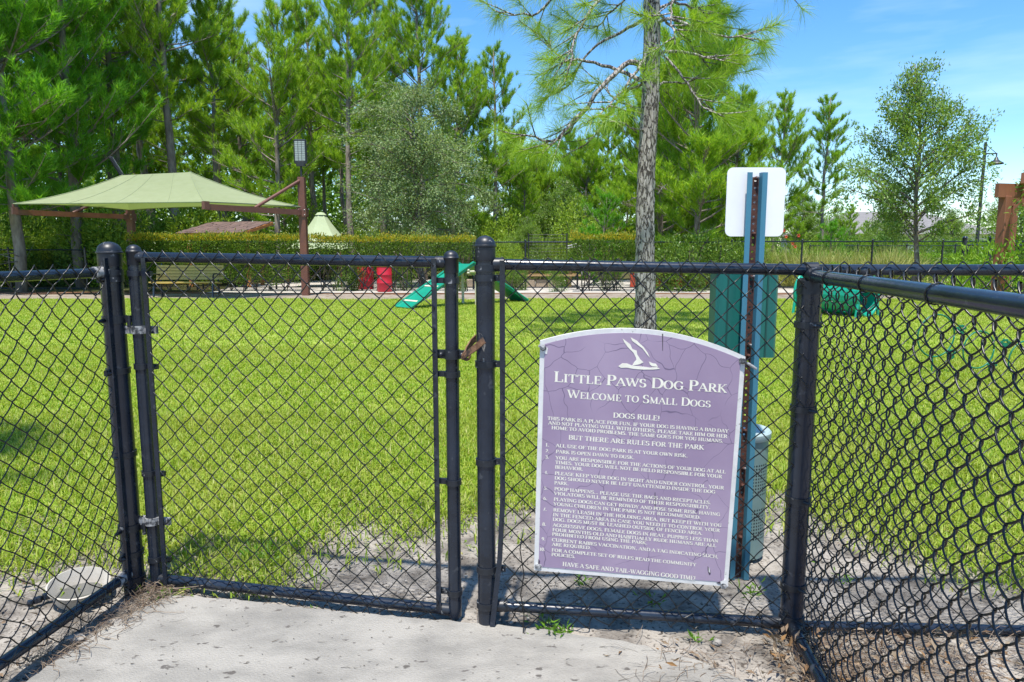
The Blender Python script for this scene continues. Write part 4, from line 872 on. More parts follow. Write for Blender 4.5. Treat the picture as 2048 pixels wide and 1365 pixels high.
g = Geo(); pf2 = 21.15 + .22 * np.sin(px_ * .35) + np.clip(-7 - px_, 0, 1) * 1.2
g.grid(np.stack((np.stack((px_, pf - .05, np.full_like(px_, .011)), 1), np.stack((px_, pf2, np.full_like(px_, .011)), 1)), 1)); tag(g.build('mulch_strip', M['mulch']), kind='structure')
M['sand'] = mat('white_play_sand', (.46, .43, .39), (.36, .33, .29), 3, rough=.95, bump=.5, bscale=14, spec=.1)
sheet('play_sand', [(-9.5, 21.2), (14, 21.2), (15.5, 25), (11, 31), (-8, 32), (-10.5, 27)], .016, M['sand'])
M['forest_floor'] = mat('forest_floor', (.07, .09, .025), (.10, .075, .04), .8, rough=.95, bump=.6, bscale=10, spec=.1)
sheet('forest_floor', [(-90, 21.8), (-9.6, 21.8), (-10.6, 27), (-8, 32.2), (11, 31.2), (18, 44), (60, 160), (-200, 160)], .022, M['forest_floor'])
M['verge'] = mat('dry_verge', (.30, .27, .10), (.16, .21, .05), .9, rough=.95, bump=.6, bscale=12, spec=.1)
sheet('grass_verge', [(14.2, 21.5), (60, 21.5), (160, 160), (61, 160), (18.5, 44), (15.8, 25)], .020, M['verge'])

# ------------------------------------------------------------------ far fence of the dog park
def far_fence(pts, h, label, posts=3.0, mesh=True, sag=0):
    p0 = np.array((*pts[0], 0)); t = thing('chain_link_fence', label, 'fence', p0)
    for a, b in zip(pts[:-1], pts[1:]):
        a, b = np.array((*a, 0.)), np.array((*b, 0.)); L = np.linalg.norm(b - a); u = (b - a) / L; n = np.array((u[1], -u[0], 0))
        g = Geo(); g.tube([a + Z * h, b + Z * h], .021, 8); g.build('top_rail', BK, t, smooth=40)
        g = Geo(); g.tube([a + Z * .09, b + Z * .09], .019, 8); g.build('bottom_rail', BK, t, smooth=40)
        k = int(L / posts) + 1
        for j in range(k + 1):
            if j == k and not (b[:2] == np.array(pts[-1])).all(): continue
            q = a + u * L * j / k; g = Geo(); g.tube([q - Z * .05, q + Z * (h + .03)], .032, 10); g.lathe(dome(.032, h + .05), q, 10); g.build('post', BK, t, smooth=40)
        if mesh:
            g = Geo(); chain(g, a + n * .025, u, n, L, .05, h + .02, D=.084, r=.0021, sides=3, fine=False, wob=.003, seed=int(L * 7)); g.build('wire_mesh', WR, t, smooth=180)
    return t
far_fence([(-21.5, 22.6), (-13.9, 22.4)], 1.34, 'far black chain link fence in the shade left of the green canopy')
far_fence([(-13.0, 23.3), (-5.5, 23.2), (-1.3, 23.1), (2.2, 23.05), (7.0, 23.1)], 1.60, 'far black chain link fence along the hedge behind bench, ramp and pine trunk')
far_fence([(7.4, 23.2), (14.5, 23.2), (19.5, 23.0)], 1.62, 'far black chain link fence on the right in front of the yellow grass')
far_fence([(13.4, 31), (24, 30.5)], 1.55, 'low black fence run behind the right oak trunk, before the bright hedge', 2.2)
for x, lab in ((14.9, 'leftmost dark gate post pair right of the oak trunk'), (16.3, 'dark gate between oak trunk and wooden pergola')):
    t = thing('small_gate', lab, 'gate', (x, 22.7, 0))
    for d_ in (0, .85):
        g = Geo(); g.tube([(x + d_, 22.7, -.05), (x + d_, 22.7, 1.72)], .07, 10); g.lathe(dome(.07, 1.72), (x + d_, 22.7, 0), 10); g.build('gate_post', BK, t, smooth=40)
    g = Geo()
    a = [(x + .12, 22.7, .1), (x + .73, 22.7, .1), (x + .73, 22.7, 1.5), (x + .12, 22.7, 1.5)]
    for i in range(4): g.tube([a[i], a[(i + 1) % 4]], .025, 8)
    g.build('gate_frame', BK, t, smooth=40)
    g = Geo(); chain(g, np.array((x + .12, 22.7, 0)), (1, 0, 0), (0, -1, 0), .61, .1, 1.5, D=.084, sides=3, fine=False); g.build('wire_mesh', WR, t)

# ------------------------------------------------------------------ shade canopy
M['fabric'] = mat('sage_shade_cloth', (.31, .35, .205), (.345, .385, .235), 3, rough=.8, stretch=(1, 1, 5), bump=.1, bscale=50, spec=.1)
fm, fnn, fl, fb = M['fabric'], M['fabric'].node_tree.nodes, M['fabric'].node_tree.links, None
tr_n = fnn.new('ShaderNodeBsdfTranslucent'); tr_n.inputs['Color'].default_value = (.27, .37, .09, 1); ms_n = fnn.new('ShaderNodeMixShader'); ms_n.inputs[0].default_value = .35
fl.new(fnn['Principled BSDF'].outputs[0], ms_n.inputs[1]); fl.new(tr_n.outputs[0], ms_n.inputs[2]); fl.new(ms_n.outputs[0], fnn['Material Output'].inputs['Surface'])
M['brown'] = mat('brown_painted_steel', (.15, .055, .035), (.11, .042, .028), 5, rough=.45)
P4, P2, P3, P1 = np.array((-6.05, 20.0, 2.56)), np.array((-12.42, 22.5, 2.62)), np.array((-7.76, 17.55, 2.52)), np.array((-14.22, 19.8, 2.63))
R1, R2 = np.array((-11.40, 20.45, 3.50)), np.array((-8.95, 19.42, 3.47))
cb_ = np.array((P4[0], P4[1], 0)); t = thing('shade_canopy', 'sage green hip roofed shade sail on two brown cantilever posts beyond the lawn', 'shade canopy', cb_)
ctr = (P1 + P2 + P3 + P4) / 4
def sailface(a, b, ra, rb_, sag):
    n = 18; e = np.linspace(0, 1, n)[:, None]; edge = a + (b - a) * e; inward = ctr - (a + b) / 2; inward[2] = 0
    edge = edge + 4 * e * (1 - e) * (unit(inward) * sag + Z * .03); rid = ra + (rb_ - ra) * e
    s = np.linspace(0, 1, 9)[None, :, None]; P = edge[:, None] * (1 - s) + rid[:, None] * s; P[..., 2] -= .10 * (4 * s * (1 - s))[..., 0]; return P
g = Geo()
for q in (sailface(P1, P3, R1, R2, .45), sailface(P3, P4, R2, R2, .3), sailface(P4, P2, R2, R1, .45), sailface(P2, P1, R1, R1, .3)): g.grid(q)
fo_ = g.build('canopy_cloth', M['fabric'], t, smooth=30)
M['seam'] = mat('sage_seam_webbing', (.22, .26, .14), (.18, .215, .115), 20, rough=.85)
for fa, k in ((sailface(P1, P3, R1, R2, .45), 0), (sailface(P1, P3, R1, R2, .45), -1), (sailface(P3, P4, R2, R2, .3), -1)):
    g = Geo(); g.tube(fa[k] + Z * .004, .014, 6); g.build('hip_seam', M['seam'], t, smooth=60)
for fa in (sailface(P1, P3, R1, R2, .45), sailface(P3, P4, R2, R2, .3), sailface(P4, P2, R2, R1, .45), sailface(P2, P1, R1, R1, .3)):
    g = Geo(); g.tube(fa[:, 0], .017, 6); g.build('edge_hem', M['seam'], t, smooth=60)
for k in (.25, .5, .75):
    fa = sailface(P1, P3, R1, R2, .45); i_ = int(round(k * 17)); g = Geo(); g.tube(fa[i_] + Z * .003, .007, 5); g.build('panel_seam', M['seam'], t, smooth=60)
for base, tip, nm in ((P4, P3, 'b'), (P2, P1, 'a')):
    bp_ = np.array((base[0], base[1] + .06, 0)); hh = 3.40
    g = Geo(); g.box(bp_ + Z * hh / 2, (.20, .20, hh), bev=.01); g.build('post', M['brown'], t)
    d_ = tip - base; d_[2] = 0; L = np.linalg.norm(d_); d_ = d_ / L; s_ = np.array((-d_[1], d_[0], 0))
    g = Geo(); c = (base + tip) / 2; g.box((c[0], c[1], 2.40), (L - .1, .10, .15), np.stack((d_, s_, Z), 1)); arm = g.build('arm', M['brown'], t)
    g = Geo(); g.box(np.array((tip[0], tip[1], 2.44)) - d_ * .02, (.14, .13, .20), np.stack((d_, s_, Z), 1)); g.tube([(tip[0], tip[1], 2.5), tip], .03, 8); g.build('arm_bracket', M['brown'], arm)
    g = Geo(); q0 = np.array((base[0], base[1], 2.45)) + d_ * L * .52; g.tube([q0, bp_ + Z * (hh - .06)], .045, 10); g.build('brace', M['brown'], t, smooth=40)
    g = Geo(); g.box(bp_ + Z * 2.40, (.26, .26, .24)); g.tube([bp_ + Z * 2.5, base], .035, 8); pl_ = g.build('post_bracket', M['brown'], t)
    for dx in (-.09, .09):
        for dz_ in (-.07, .07): g = Geo(); bolt(g, bp_ + np.array((dx, -.13, 2.40 + dz_)), (0, -1, 0), .018, .02); g.build('bracket_bolt', M['steel'], pl_)
# floodlights on the canopy posts
M['lampdark'] = mat('black_lamp_housing', (.018, .019, .021), rough=.5); M['lens'] = mat('pale_lamp_lens', (.34, .37, .35), (.26, .28, .27), 40, rough=.15)
def flood(loc_, pole_h, tilt, az, label, spin=0):
    t = thing('floodlight', label, 'floodlight', loc_); l = np.array(loc_); Mx = np.array(Matrix.Rotation(az, 3, 'Z') @ Matrix.Rotation(tilt, 3, 'Y') @ Matrix.Rotation(spin, 3, 'Z'))
    q = l + Mx @ np.array((0, 0, pole_h)); g = Geo(); g.tube([l, q], .028, 10); g.build('pole', M['lampdark'], t, smooth=40)
    c = q + Mx @ np.array((0, 0, .36)); g = Geo(); g.box(c, (.35, .12, .68), Mx, bev=.03); g.box(q + Mx @ np.array((0, 0, .02)), (.26, .14, .14), Mx, bev=.03)
    for k in range(14): g.box(c + Mx @ np.array((0, .0, -.28 + k * .043)), (.40, .06, .015), Mx)
    g.build('housing', M['lampdark'], t)
    g = Geo()
    for i in range(3):
        for k in range(11): g.box(c + Mx @ np.array((-.10 + i * .10, -.062, -.24 + k * .050)), (.086, .006, .040), Mx)
    g.build('lens_panel', M['lens'], t)
flood((-6.05, 20.06, 3.40), .36, 0, 0, 'rectangular floodlight standing on the right canopy post, facing the lawn')
flood((-12.42, 22.56, 3.40), .30, R(-28), R(8), 'tilted floodlight seen edge on above the left end of the canopy', R(105))

# ------------------------------------------------------------------ bench
M['slat'] = mat('yellowed_wood_slat', (.50, .36, .10), (.38, .27, .075), 4, rough=.6, stretch=(.5, 6, 6))
bx0, by0 = -9.2, 19.35; t = thing('park_bench', 'wooden slat bench with black metal frame at the hedge below the canopy', 'bench', (bx0, by0, 0)); BWd = 1.86; ba = R(4)
Mr = np.array(Matrix.Rotation(ba, 3, 'Z')); B0 = np.array((bx0, by0, 0))
def bb(g, c, s, tilt=0): g.box(B0 + Mr @ np.array(c, float), s, Mr @ np.array(Matrix.Rotation(tilt, 3, 'X')))
for k in range(5): g = Geo(); bb(g, (0, .26 + k * .018, .52 + k * .085), (BWd, .028, .072), R(-12)); g.build('back_slat', M['slat'], t)
for k in range(4): g = Geo(); bb(g, (0, -.20 + k * .105, .43 - k * .012), (BWd, .09, .03)); g.build('seat_slat', M['slat'], t)
for s in (-1, 1):
    for yy, tp in ((-.22, .42), (.22, .42)): g = Geo(); g.tube([B0 + Mr @ np.array((s * .80, yy + (.04 if yy > 0 else -.06), 0)), B0 + Mr @ np.array((s * .80, yy, tp))], .028, 8); g.build('leg', BK, t, smooth=40)
    g = Geo(); g.tube([B0 + Mr @ np.array(q) for q in ((s * .84, -.24, .42), (s * .84, -.30, .58), (s * .84, -.22, .66), (s * .84, .0, .66), (s * .84, .26, .62))], .024, 8); g.build('armrest', BK, t, smooth=40)
    g = Geo(); g.tube([B0 + Mr @ np.array(q) for q in ((s * .80, .2, .4), (s * .80, .30, .55), (s * .80, .37, .95))], .02, 8); g.build('back_upright', BK, t, smooth=40)

# ------------------------------------------------------------------ A-frame ramp
M['ramp'] = mat('jade_plastic', (.0, .25, .155), (.005, .20, .125), 5, rough=.4); M['cream'] = mat('cream_paint', (.58, .53, .40), (.50, .46, .35), 8, rough=.5)
F0, F1 = gnd(806, 619), gnd(1040, 604); apx = (F0 + F1) / 2 + Z * .97; rd = unit(F1 - F0); rn = np.array((-rd[1], rd[0], 0)); wR = .62
t = thing('dog_ramp', 'green a-frame dog agility ramp with cream cross cleats on the far lawn', 'dog ramp', (F0 + F1) / 2)
def plank(name, a, b, th):
    g = Geo(); d_ = b - a; L = np.linalg.norm(d_); u = d_ / L; w = np.cross(u, rn); g.box((a + b) / 2, (L, wR, th), np.stack((u, rn, np.cross(u, rn)), 1)); 
    return g.build(name, M['ramp'], t)
plank('ramp_board', F0 + Z * .03, apx, .045); plank('ramp_board', apx + rd * .02, F1 + Z * .03, .045)
for s_ in (-1, 1):
    for a, b in ((F0, apx), (apx, F1)):
        g = Geo(); g.tube([a + rn * s_ * wR / 2 + Z * .06, b + rn * s_ * wR / 2 + Z * .06], .026, 6); g.build('edge_rail', M['ramp'], t)
for k in (.13, .45, .77):
    g = Geo(); c = F0 + (apx - F0) * k; u = unit(apx - F0); g.box(c + Z * .045, (.05, wR - .06, .03), np.stack((u, rn, np.cross(u, rn)), 1)); g.build('cleat', M['cream'], t)
    g = Geo(); c = F1 + (apx - F1) * k; u = unit(F1 - apx); g.box(c + Z * .045, (.05, wR - .06, .03), np.stack((u, rn, np.cross(u, rn)), 1)); g.build('cleat', M['cream'], t)
g = Geo(); q = apx + rd * .12
for s_ in (-1, 1): g = Geo(); g.tube([q + rn * s_ * .26 - Z * .97, q + rn * s_ * .26 - Z * .12], .032, 8); g.build('support_leg', M['cream'], t, smooth=40)
g = Geo(); c = q - rn * .30 - Z * .16 - rd * .1; g.tube([c - rd * .16, c + rd * .16], .03, 8)
for s_ in (-1, 1):
    for z_ in (-.03, .035): g.lathe([(.001, .03), (.03, .025), (.042, 0), (.03, -.025), (.001, -.03)], c + rd * s_ * .17 + Z * z_, 10)
g.build('bone_plate', M['cream'], t, smooth=60)

# ------------------------------------------------------------------ crawl tunnel
M['turq'] = mat('turquoise_plastic', (.0, .31, .215), (.005, .26, .175), 4, rough=.4)
ca, cbn = np.array((6.1, 14.2, .45)), np.array((6.86, 13.15, .43)); t = thing('crawl_tunnel', 'short turquoise plastic dog crawl tunnel with round portholes on legs', 'dog tunnel', (6.5, 13.4, 0))
u = unit(cbn - ca); sx_ = np.cross(u, Z); Lt = np.linalg.norm(cbn - ca); g = Geo(); rt = .39
def tun(uu, vv): a = uu / 24 * 2 * math.pi; return ca + u * (vv / 6 * Lt)[:, None] + rt * (np.cos(a)[:, None] * sx_ + np.sin(a)[:, None] * Z)
i, j = np.meshgrid(np.arange(24), np.arange(6), indexing='ij')
ring_ = [(0, Lt * .0)]
for uu in range(24):
    for vv in range(6):
        if vv in (1, 4) and uu in (2, 5, 8, 11, 14, 20): perforated(g, lambda a, b, uu=uu, vv=vv: tun(a + uu, b + vv), 1, 1, .34)
        else:
            q = np.array([(uu, vv), (uu + 1, vv), (uu + 1, vv + 1), (uu, vv + 1)], float); g.add(tun(q[:, 0], q[:, 1]), [[0, 1, 2, 3]])
b_ = g.build('tunnel_tube', M['turq'], t, smooth=60)
for c in (ca, cbn):
    g = Geo(); a = np.linspace(0, 2 * math.pi, 33); g.tube([c + (rt + .005) * (math.cos(q) * sx_ + math.sin(q) * Z) for q in a], .032, 8); g.build('tunnel_rim', M['turq'], t, smooth=60)
    for s_ in (-1, 1): g = Geo(); q = c + sx_ * s_ * rt * .93 - Z * .08; g.tube([q, (q[0] + sx_[0] * s_ * .06, q[1] + sx_[1] * s_ * .06, 0)], .028, 8); g.build('leg', M['turq'], t, smooth=40)

# ------------------------------------------------------------------ hoop jump
M['hoop'] = mat('green_hoop_paint', (.0, .16, .075), (.005, .12, .06), 10, rough=.4)
t = thing('agility_hoops', 'thin green wire hoops with paw plates standing on the lawn behind the near right fence', 'agility hoops', gnd(1900, 745))
Yh = 7.0
def hoop(cx, cy, rp):
    c = at(cx, cy, Yh); r_ = rp / FPX * Yh * 1.02; a = np.linspace(0, 2 * math.pi, 37); g = Geo(); g.tube([c + np.array((math.cos(q) * r_, .05 * math.cos(q), math.sin(q) * r_)) for q in a], .0085, 6); g.build('hoop', M['hoop'], t, smooth=180)
hoop(1872, 672, 42); hoop(1957, 700, 37); hoop(2050, 722, 40)
for x, y in ((1922, 661), (2010, 689), (1902, 710), (1984, 734)):
    g = Geo(); c = at(x, y, Yh - .02); k = Yh / FPX
    for dx, dz_, r_ in ((0, -3, 6.5), (-7, 4, 3), (-2.6, 8, 3), (2.6, 8, 3), (7, 4, 3)): g.lathe([(.001, .008), (r_ * k, .006), (r_ * k, -.006), (.001, -.008)], c + np.array((dx * k, 0, dz_ * k)), 10, M=Matrix.Rotation(R(90), 3, 'X'))
    g.build('paw_plate', M['hoop'], t, smooth=40)
for x, y in ((1865, 714), (1978, 737)):
    c = at(x, y, Yh); g = Geo(); g.tube([c + Z * .02, (c[0], c[1], 0)], .008, 6); g.build('stake', M['hoop'], t)

# ------------------------------------------------------------------ playground things behind the hedge
M['red'] = mat('red_plastic', (.50, .012, .03), (.42, .01, .026), 6, rough=.45)
def barrel(p, r_, h, label, lean=0):
    t = thing('barrel', label, 'barrel', p, 'red barrels behind the hedge stems'); g = Geo()
    g.lathe([(.001, .02), (r_ * .92, .0), (r_, .04), (r_, h * .32), (r_ * 1.04, h * .34), (r_ * 1.04, h * .37), (r_, h * .39), (r_, h * .64), (r_ * 1.04, h * .66), (r_ * 1.04, h * .69), (r_, h * .71), (r_, h - .05), (r_ * .94, h)], p, 28); b_ = g.build('barrel_body', M['red'], t, smooth=40)
    g = Geo(); g.lathe([(r_ * .94, h - .02), (r_ * 1.02, h - .02), (r_ * 1.02, h + .03), (r_ * .9, h + .04), (r_ * .88, h - .03), (.001, h - .04)], p, 28); g.build('barrel_lid', M['red'], t, smooth=40)
barrel((-4.98, 23.3, .016), .27, .80, 'left red barrel, half hidden by hedge branches beside the other barrel')
barrel((-4.05, 21.75, .016), .235, .80, 'right, brighter red barrel standing clear of the hedge branches')
M['wood'] = mat('tan_wood', (.42, .27, .12), (.32, .20, .09), 4, rough=.7, stretch=(6, 1, 6)); M['redwood'] = mat('stained_redwood', (.23, .085, .045), (.19, .07, .037), 3, rough=.7, stretch=(3, 3, .5))
tp_ = np.array((1.35, 25.2, .016)); t = thing('picnic_table', 'tan wooden picnic table on the white sand behind the far fence', 'picnic table', tp_)
for k in range(4): g = Geo(); g.box(tp_ + (0, -.36 + k * .24, .72), (2.2, .22, .05)); g.build('table_plank', M['wood'], t)
for s_ in (-1, 1):
    g = Geo(); g.box(tp_ + (s_ * .75, 0, .35), (.14, .5, .68)); g.build('leg', M['wood'], t)
    g = Geo(); g.box(tp_ + (0, s_ * .85, .43), (2.2, .28, .05)); g.build('seat', M['wood'], t)
M['redwall'] = mat('chipped_red_paint', (.42, .055, .02), (.36, .045, .018), 5, rough=.7, c3=(.45, .40, .34), s3=3.5, lo3=.60, hi3=.64)
t = thing('timber_edging', 'low chipped red timber wall at the back of the sand, right of the pine', 'low wall', (7.5, 24.6, 0))
for k in range(4):
    g = Geo(); g.box((5.05 + k * 1.62, 24.6 + .05 * (k % 2), .31), (1.60, .14, .60)); g.build('wall_board', M['redwall'], t)
g = Geo(); g.box((7.5, 24.62, .635), (6.6, .26, .05)); g.build('wall_cap', M['redwall'], t)
M['border'] = mat('tan_border_stone', (.36, .28, .20), (.28, .22, .16), 12, rough=.9)
t = thing('stone_planter', 'low tan stone planter behind the green ramp', 'planter', (-.6, 24.4, 0))
for k in range(9): g = Geo(); g.box((-1.9 + k * .42, 24.4 + .04 * (k % 2), .16), (.40, .3, .30), bev=.04); g.build('planter_stone', M['border'], t)

# little tent-like shade and shed
M['tent'] = mat('pale_green_tent_cloth', (.34, .40, .24), (.30, .36, .21), 2, rough=.8)
tb = np.array((-6.95, 25.2, 0)); t = thing('peaked_shade', 'small pale green peaked shade tent behind the right canopy post', 'shade tent', tb); g = Geo(); n = 6; zz_ = 2.62
a = np.arange(n) * 2 * math.pi / n + .3
for q in range(n):
    A_, B_ = [tb + np.array((math.cos(w) * 1.25, math.sin(w) * 1.25, 1.35)) for w in (a[q], a[(q + 1) % n])]; e = np.linspace(0, 1, 7)[:, None]; ed = A_ + (B_ - A_) * e - (4 * e * (1 - e)) * np.array((0, 0, -.06))
    s_ = np.linspace(0, 1, 6)[None, :, None]; top_ = tb + np.array((.0, 0, zz_)) + .16 * (ed - tb - Z * 1.35) / 1.25; P = ed[:, None] * (1 - s_) + top_[:, None] * s_; P[..., 2] -= (.10 * 4 * s_ * (1 - s_))[..., 0]; g.grid(P)
g.lathe([(.21, zz_ - .02), (.12, zz_ + .07), (.001, zz_ + .09)], tb, 12); g.build('tent_cloth', M['tent'], t, smooth=25)
for w in a: g = Geo(); g.tube([tb + np.array((math.cos(w) * 1.2, math.sin(w) * 1.2, 0)), tb + np.array((math.cos(w) * 1.2, math.sin(w) * 1.2, 1.4))], .03, 8); g.build('tent_pole', M['brown'], t, smooth=40)
M['shingle'] = mat('dark_shingles', (.075, .05, .045), (.15, .095, .08), 4, rough=.9, bump=.4); M['fascia'] = mat('orange_cedar', (.42, .17, .045), (.32, .12, .035), 4, rough=.7)
s0 = np.array((-10.6, 25.5, 0)); t = thing('wooden_shed', 'small cedar shed roof with dark shingles showing above the hedge', 'shed', s0)

for dx in (-1.05, 1.05):
    for dy in (-.6, .7): g = Geo(); g.box(s0 + (dx, dy, .95), (.12, .12, 1.9)); g.build('post', M['fascia'], t)
sl = math.atan2(.42, 2.2); Mt = np.array(Matrix.Rotation(R(-14), 3, 'Z') @ Matrix.Rotation(R(13), 3, 'X'))
g = Geo(); g.box(s0 + (0, .1, 2.12), (2.75, 2.0, .10), Mt); rf = g.build('roof_deck', M['fascia'], t)
g = Geo(); r = np.random.default_rng(4)
for i in range(9):
    for j in range(9): g.box(s0 + (0, .1, 2.12) + Mt @ np.array((-1.2 + i * .3 + r.normal() * .02, -.90 + j * .225, .062 + .010 * (j % 2) + r.uniform(0, .006))), (.285, .27, .018), Mt @ np.array(Matrix.Rotation(R(3 + r.normal() * 1.5), 3, 'X')))
g.build('shingles', M['shingle'], rf)
# trellis and white rail
t = thing('wire_trellis', 'square grid wire trellis standing behind the hedge gap', 'trellis', (1.15, 27, 0)); g = Geo(); x0, x1, z0, z1 = .65, 2.15, .5, 1.95
for k in range(13): g.tube([(x0 + k * (x1 - x0) / 12, 27, z0), (x0 + k * (x1 - x0) / 12, 27, z1)], .006, 4)
for k in range(12): g.tube([(x0, 27.015, z0 + k * (z1 - z0) / 11), (x1, 27.015, z0 + k * (z1 - z0) / 11)], .006, 4)
g.build('wire_grid', M['lampdark'], t)
for x in (x0, x1): g = Geo(); g.tube([(x, 27, 0), (x, 27, z1 + .05)], .03, 8); g.build('trellis_post', M['lampdark'], t)
t = thing('white_railing', 'weathered white rail slanting up left of the pine trunk', 'railing', (3.0, 27.5, 0)); M['greyrail'] = mat('pale_grey_rail', (.45, .46, .45), (.34, .35, .34), 8, rough=.6)
for dz_ in (0, -.09): g = Geo(); g.tube([(2.2, 27.5, 1.50 + dz_), (3.35, 27.5, 1.78 + dz_)], .028, 8); g.build('rail', M['greyrail'], t)
for x, z_ in ((2.2, 1.5), (2.8, 1.66), (3.3, 1.80)): g = Geo(); g.tube([(x, 27.5, 0), (x, 27.5, z_ + .05)], .025, 8); g.build('rail_post', M['greyrail'], t)

# ------------------------------------------------------------------ right side: lamp, pergola, car, house
t = thing('street_lamp', 'black street lamp with hanging bell shade beyond the right oak', 'street lamp', (23.6, 35, 0)); M['lampblk'] = mat('black_lamp_post', (.022, .026, .028), rough=.45)
lb = np.array((23.6, 35, 0)); lt = at(1960, 285, 35)[2]; g = Geo(); g.tube([lb, lb + Z * 1.0, lb + Z * lt], [.13, .085, .065], 12); g.build('pole', M['lampblk'], t, smooth=40)
az_ = lt - .55; g = Geo(); g.tube([lb + Z * az_, lb + Z * az_ + (.62, 0, .0)], .03, 8); g.tube([lb + Z * (lt - .1), lb + Z * az_ + (.60, 0, 0)], .014, 6); g.build('arm', M['lampblk'], t, smooth=40)
lc = lb + Z * (az_ - .50) + (.60, 0, 0); g = Geo(); g.lathe([(.33, -.02), (.345, .0), (.32, .04), (.20, .12), (.10, .20), (.075, .30), (.03, .34), (.03, .5)], lc, 20); g.build('bell_shade', M['lampblk'], t, smooth=60)
pb = at(1985, 520, 15.5); t = thing('pergola', 'red stained wooden pergola at the right edge of the picture', 'pergola', (11.2, 16, 0))
def ppost(x, y_, w=.19): g = Geo(); g.box((x, y_, 1.25), (w, w, 2.5), np.array(Matrix.Rotation(R(20), 3, 'Z')), bev=.012); g.build('post', M['redwood'], t)
for x, y_ in ((11.0, 15.5), (12.0, 15.75), (13.2, 18.3), (14.2, 18.5)): ppost(x, y_)
g = Geo()
for (a, b) in (((10.72, 15.40), (14.4, 16.3)), ((12.95, 18.2), (16.4, 19.0))):
    a3, b3 = np.array((*a, 2.62)), np.array((*b, 2.62)); L = np.linalg.norm(b3 - a3); u_ = (b3 - a3) / L; g = Geo(); g.box((a3 + b3) / 2, (L, .09, .30), np.stack((u_, np.array((-u_[1], u_[0], 0)), Z), 1)); g.build('beam', M['redwood'], t)
for k in range(5):
    a3 = np.array((11.05 + k * .62, 15.1 + k * .15, 2.84)); u_ = unit(np.array((2.1, 2.75, 0))); g = Geo(); g.box(a3 + u_ * 1.35, (3.1, .06, .22), np.stack((u_, np.array((-u_[1], u_[0], 0)), Z), 1)); g.build('rafter', M['redwood'], t)
M['carpaint'] = mat('white_car_paint', (.62, .63, .64), rough=.25, spec=.6); M['glass'] = mat('dark_glass', (.02, .025, .03), rough=.08, spec=.7); M['tyre'] = mat('black_rubber', (.015, .015, .015), rough=.8)
cx0 = np.array((28.6, 40, 0)); t = thing('parked_car', 'white car roof glimpsed between the pergola posts', 'car', cx0)
prof_ = [(-2.2, .35), (-2.2, .85), (-1.95, 1.0), (-1.2, 1.08), (-.6, 1.62), (.2, 1.72), (1.3, 1.66), (1.95, 1.15), (2.2, 1.0), (2.25, .4)]
g = Geo(); g.prism(prof_, cx0 + (0, -.9, 0), (1, 0, 0), (0, 0, 1), (0, 1, 0), 0, 1.8); g.build('body', M['carpaint'], t)
g = Geo(); g.prism([(-1.05, 1.1), (-.55, 1.55), (.15, 1.63), (.15, 1.1)], cx0 + (0, -.9, 0), (1, 0, 0), (0, 0, 1), (0, -1, 0), 0, .01); g.build('window', M['glass'], t)
g = Geo(); g.prism([(.25, 1.1), (.25, 1.63), (1.25, 1.58), (1.7, 1.15)], cx0 + (0, -.9, 0), (1, 0, 0), (0, 0, 1), (0, -1, 0), 0, .01); g.build('window', M['glass'], t)
for x in (-1.4, 1.4):
    for y_ in (-.85, .85): g = Geo(); g.lathe([(.001, -.1), (.33, -.1), (.35, 0), (.33, .1), (.001, .1)], cx0 + (x, y_, .34), 18, M=Matrix.Rotation(R(90), 3, 'X')); g.build('wheel', M['tyre'], t, smooth=40)
M['stucco'] = mat('pale_stucco', (.62, .60, .55), (.56, .54, .50), 2, rough=.9); M['roof'] = mat('grey_roof_shingle', (.20, .19, .185), (.16, .152, .148), 3, rough=.9)
def house(x, y_, w, d_, hw, hr, label):
    c = np.array((x, y_, 0)); t = thing('house', label, 'house', c)
    g = Geo(); g.box(c + (0, 0, hw / 2), (w, d_, hw)); g.build('wall', M['stucco'], t)
    a, b, o_ = w / 2 + .5, d_ / 2 + .5, w / 2 - d_ / 2 + .4
    v = np.array([(-a, -b, hw), (a, -b, hw), (a, b, hw), (-a, b, hw), (-o_, 0, hw + hr), (o_, 0, hw + hr)]) + c; g = Geo(); g.add(v, [[0, 1, 5, 4], [2, 3, 4, 5]]); g.add(v[[1, 2, 5]], [[0, 1, 2]]); g.add(v[[3, 0, 4]], [[0, 1, 2]]); g.add(v[:4] - (0, 0, .01), [[3, 2, 1, 0]]); g.build('roof', M['roof'], t)
    for k in (-.28, .05, .3):
        g = Geo(); g.box(c + (k * w, -d_ / 2 - .01, 1.5), (1.3, .06, 1.3)); wf = g.build('window', M['carpaint'], t); g = Geo(); g.box(c + (k * w, -d_ / 2 - .045, 1.5), (1.1, .01, 1.1)); g.build('pane', M['glass'], wf)
house(36.5, 68, 16, 10, 2.9, 2.3, 'pale house with grey hip roof behind the right hand hedge')
# ------------------------------------------------------------------ vegetation materials
M['needle'] = leafmat('pine_needles', [(0.15, 0.32, 0.02), (0.23, 0.42, 0.028), (0.34, 0.52, 0.04), (0.17, 0.35, 0.02), (0.42, 0.54, 0.06)], trans=.42, rough=.45, spec=.3)
M['needle_far'] = leafmat('far_pine_needles', [(0.12, 0.27, 0.02), (0.19, 0.37, 0.028), (0.3, 0.47, 0.036), (0.14, 0.3, 0.02)], trans=.42, rough=.5, spec=.25)
M['needle_dark'] = leafmat('deep_pine_needles', [(0.09, 0.27, 0.018), (0.14, 0.36, 0.026), (0.21, 0.45, 0.034), (0.1, 0.29, 0.018)], trans=.42, rough=.5, spec=.25)
M['needle_near'] = leafmat('long_pine_needles', [(.15, .29, .02), (.22, .38, .03), (.30, .45, .05), (.18, .33, .025), (.34, .42, .08)], trans=.45, rough=.4, spec=.35)
M['yleaf'] = leafmat('young_pine_needles', [(.07, .27, .012), (.11, .34, .016), (.17, .40, .02)], trans=.35)
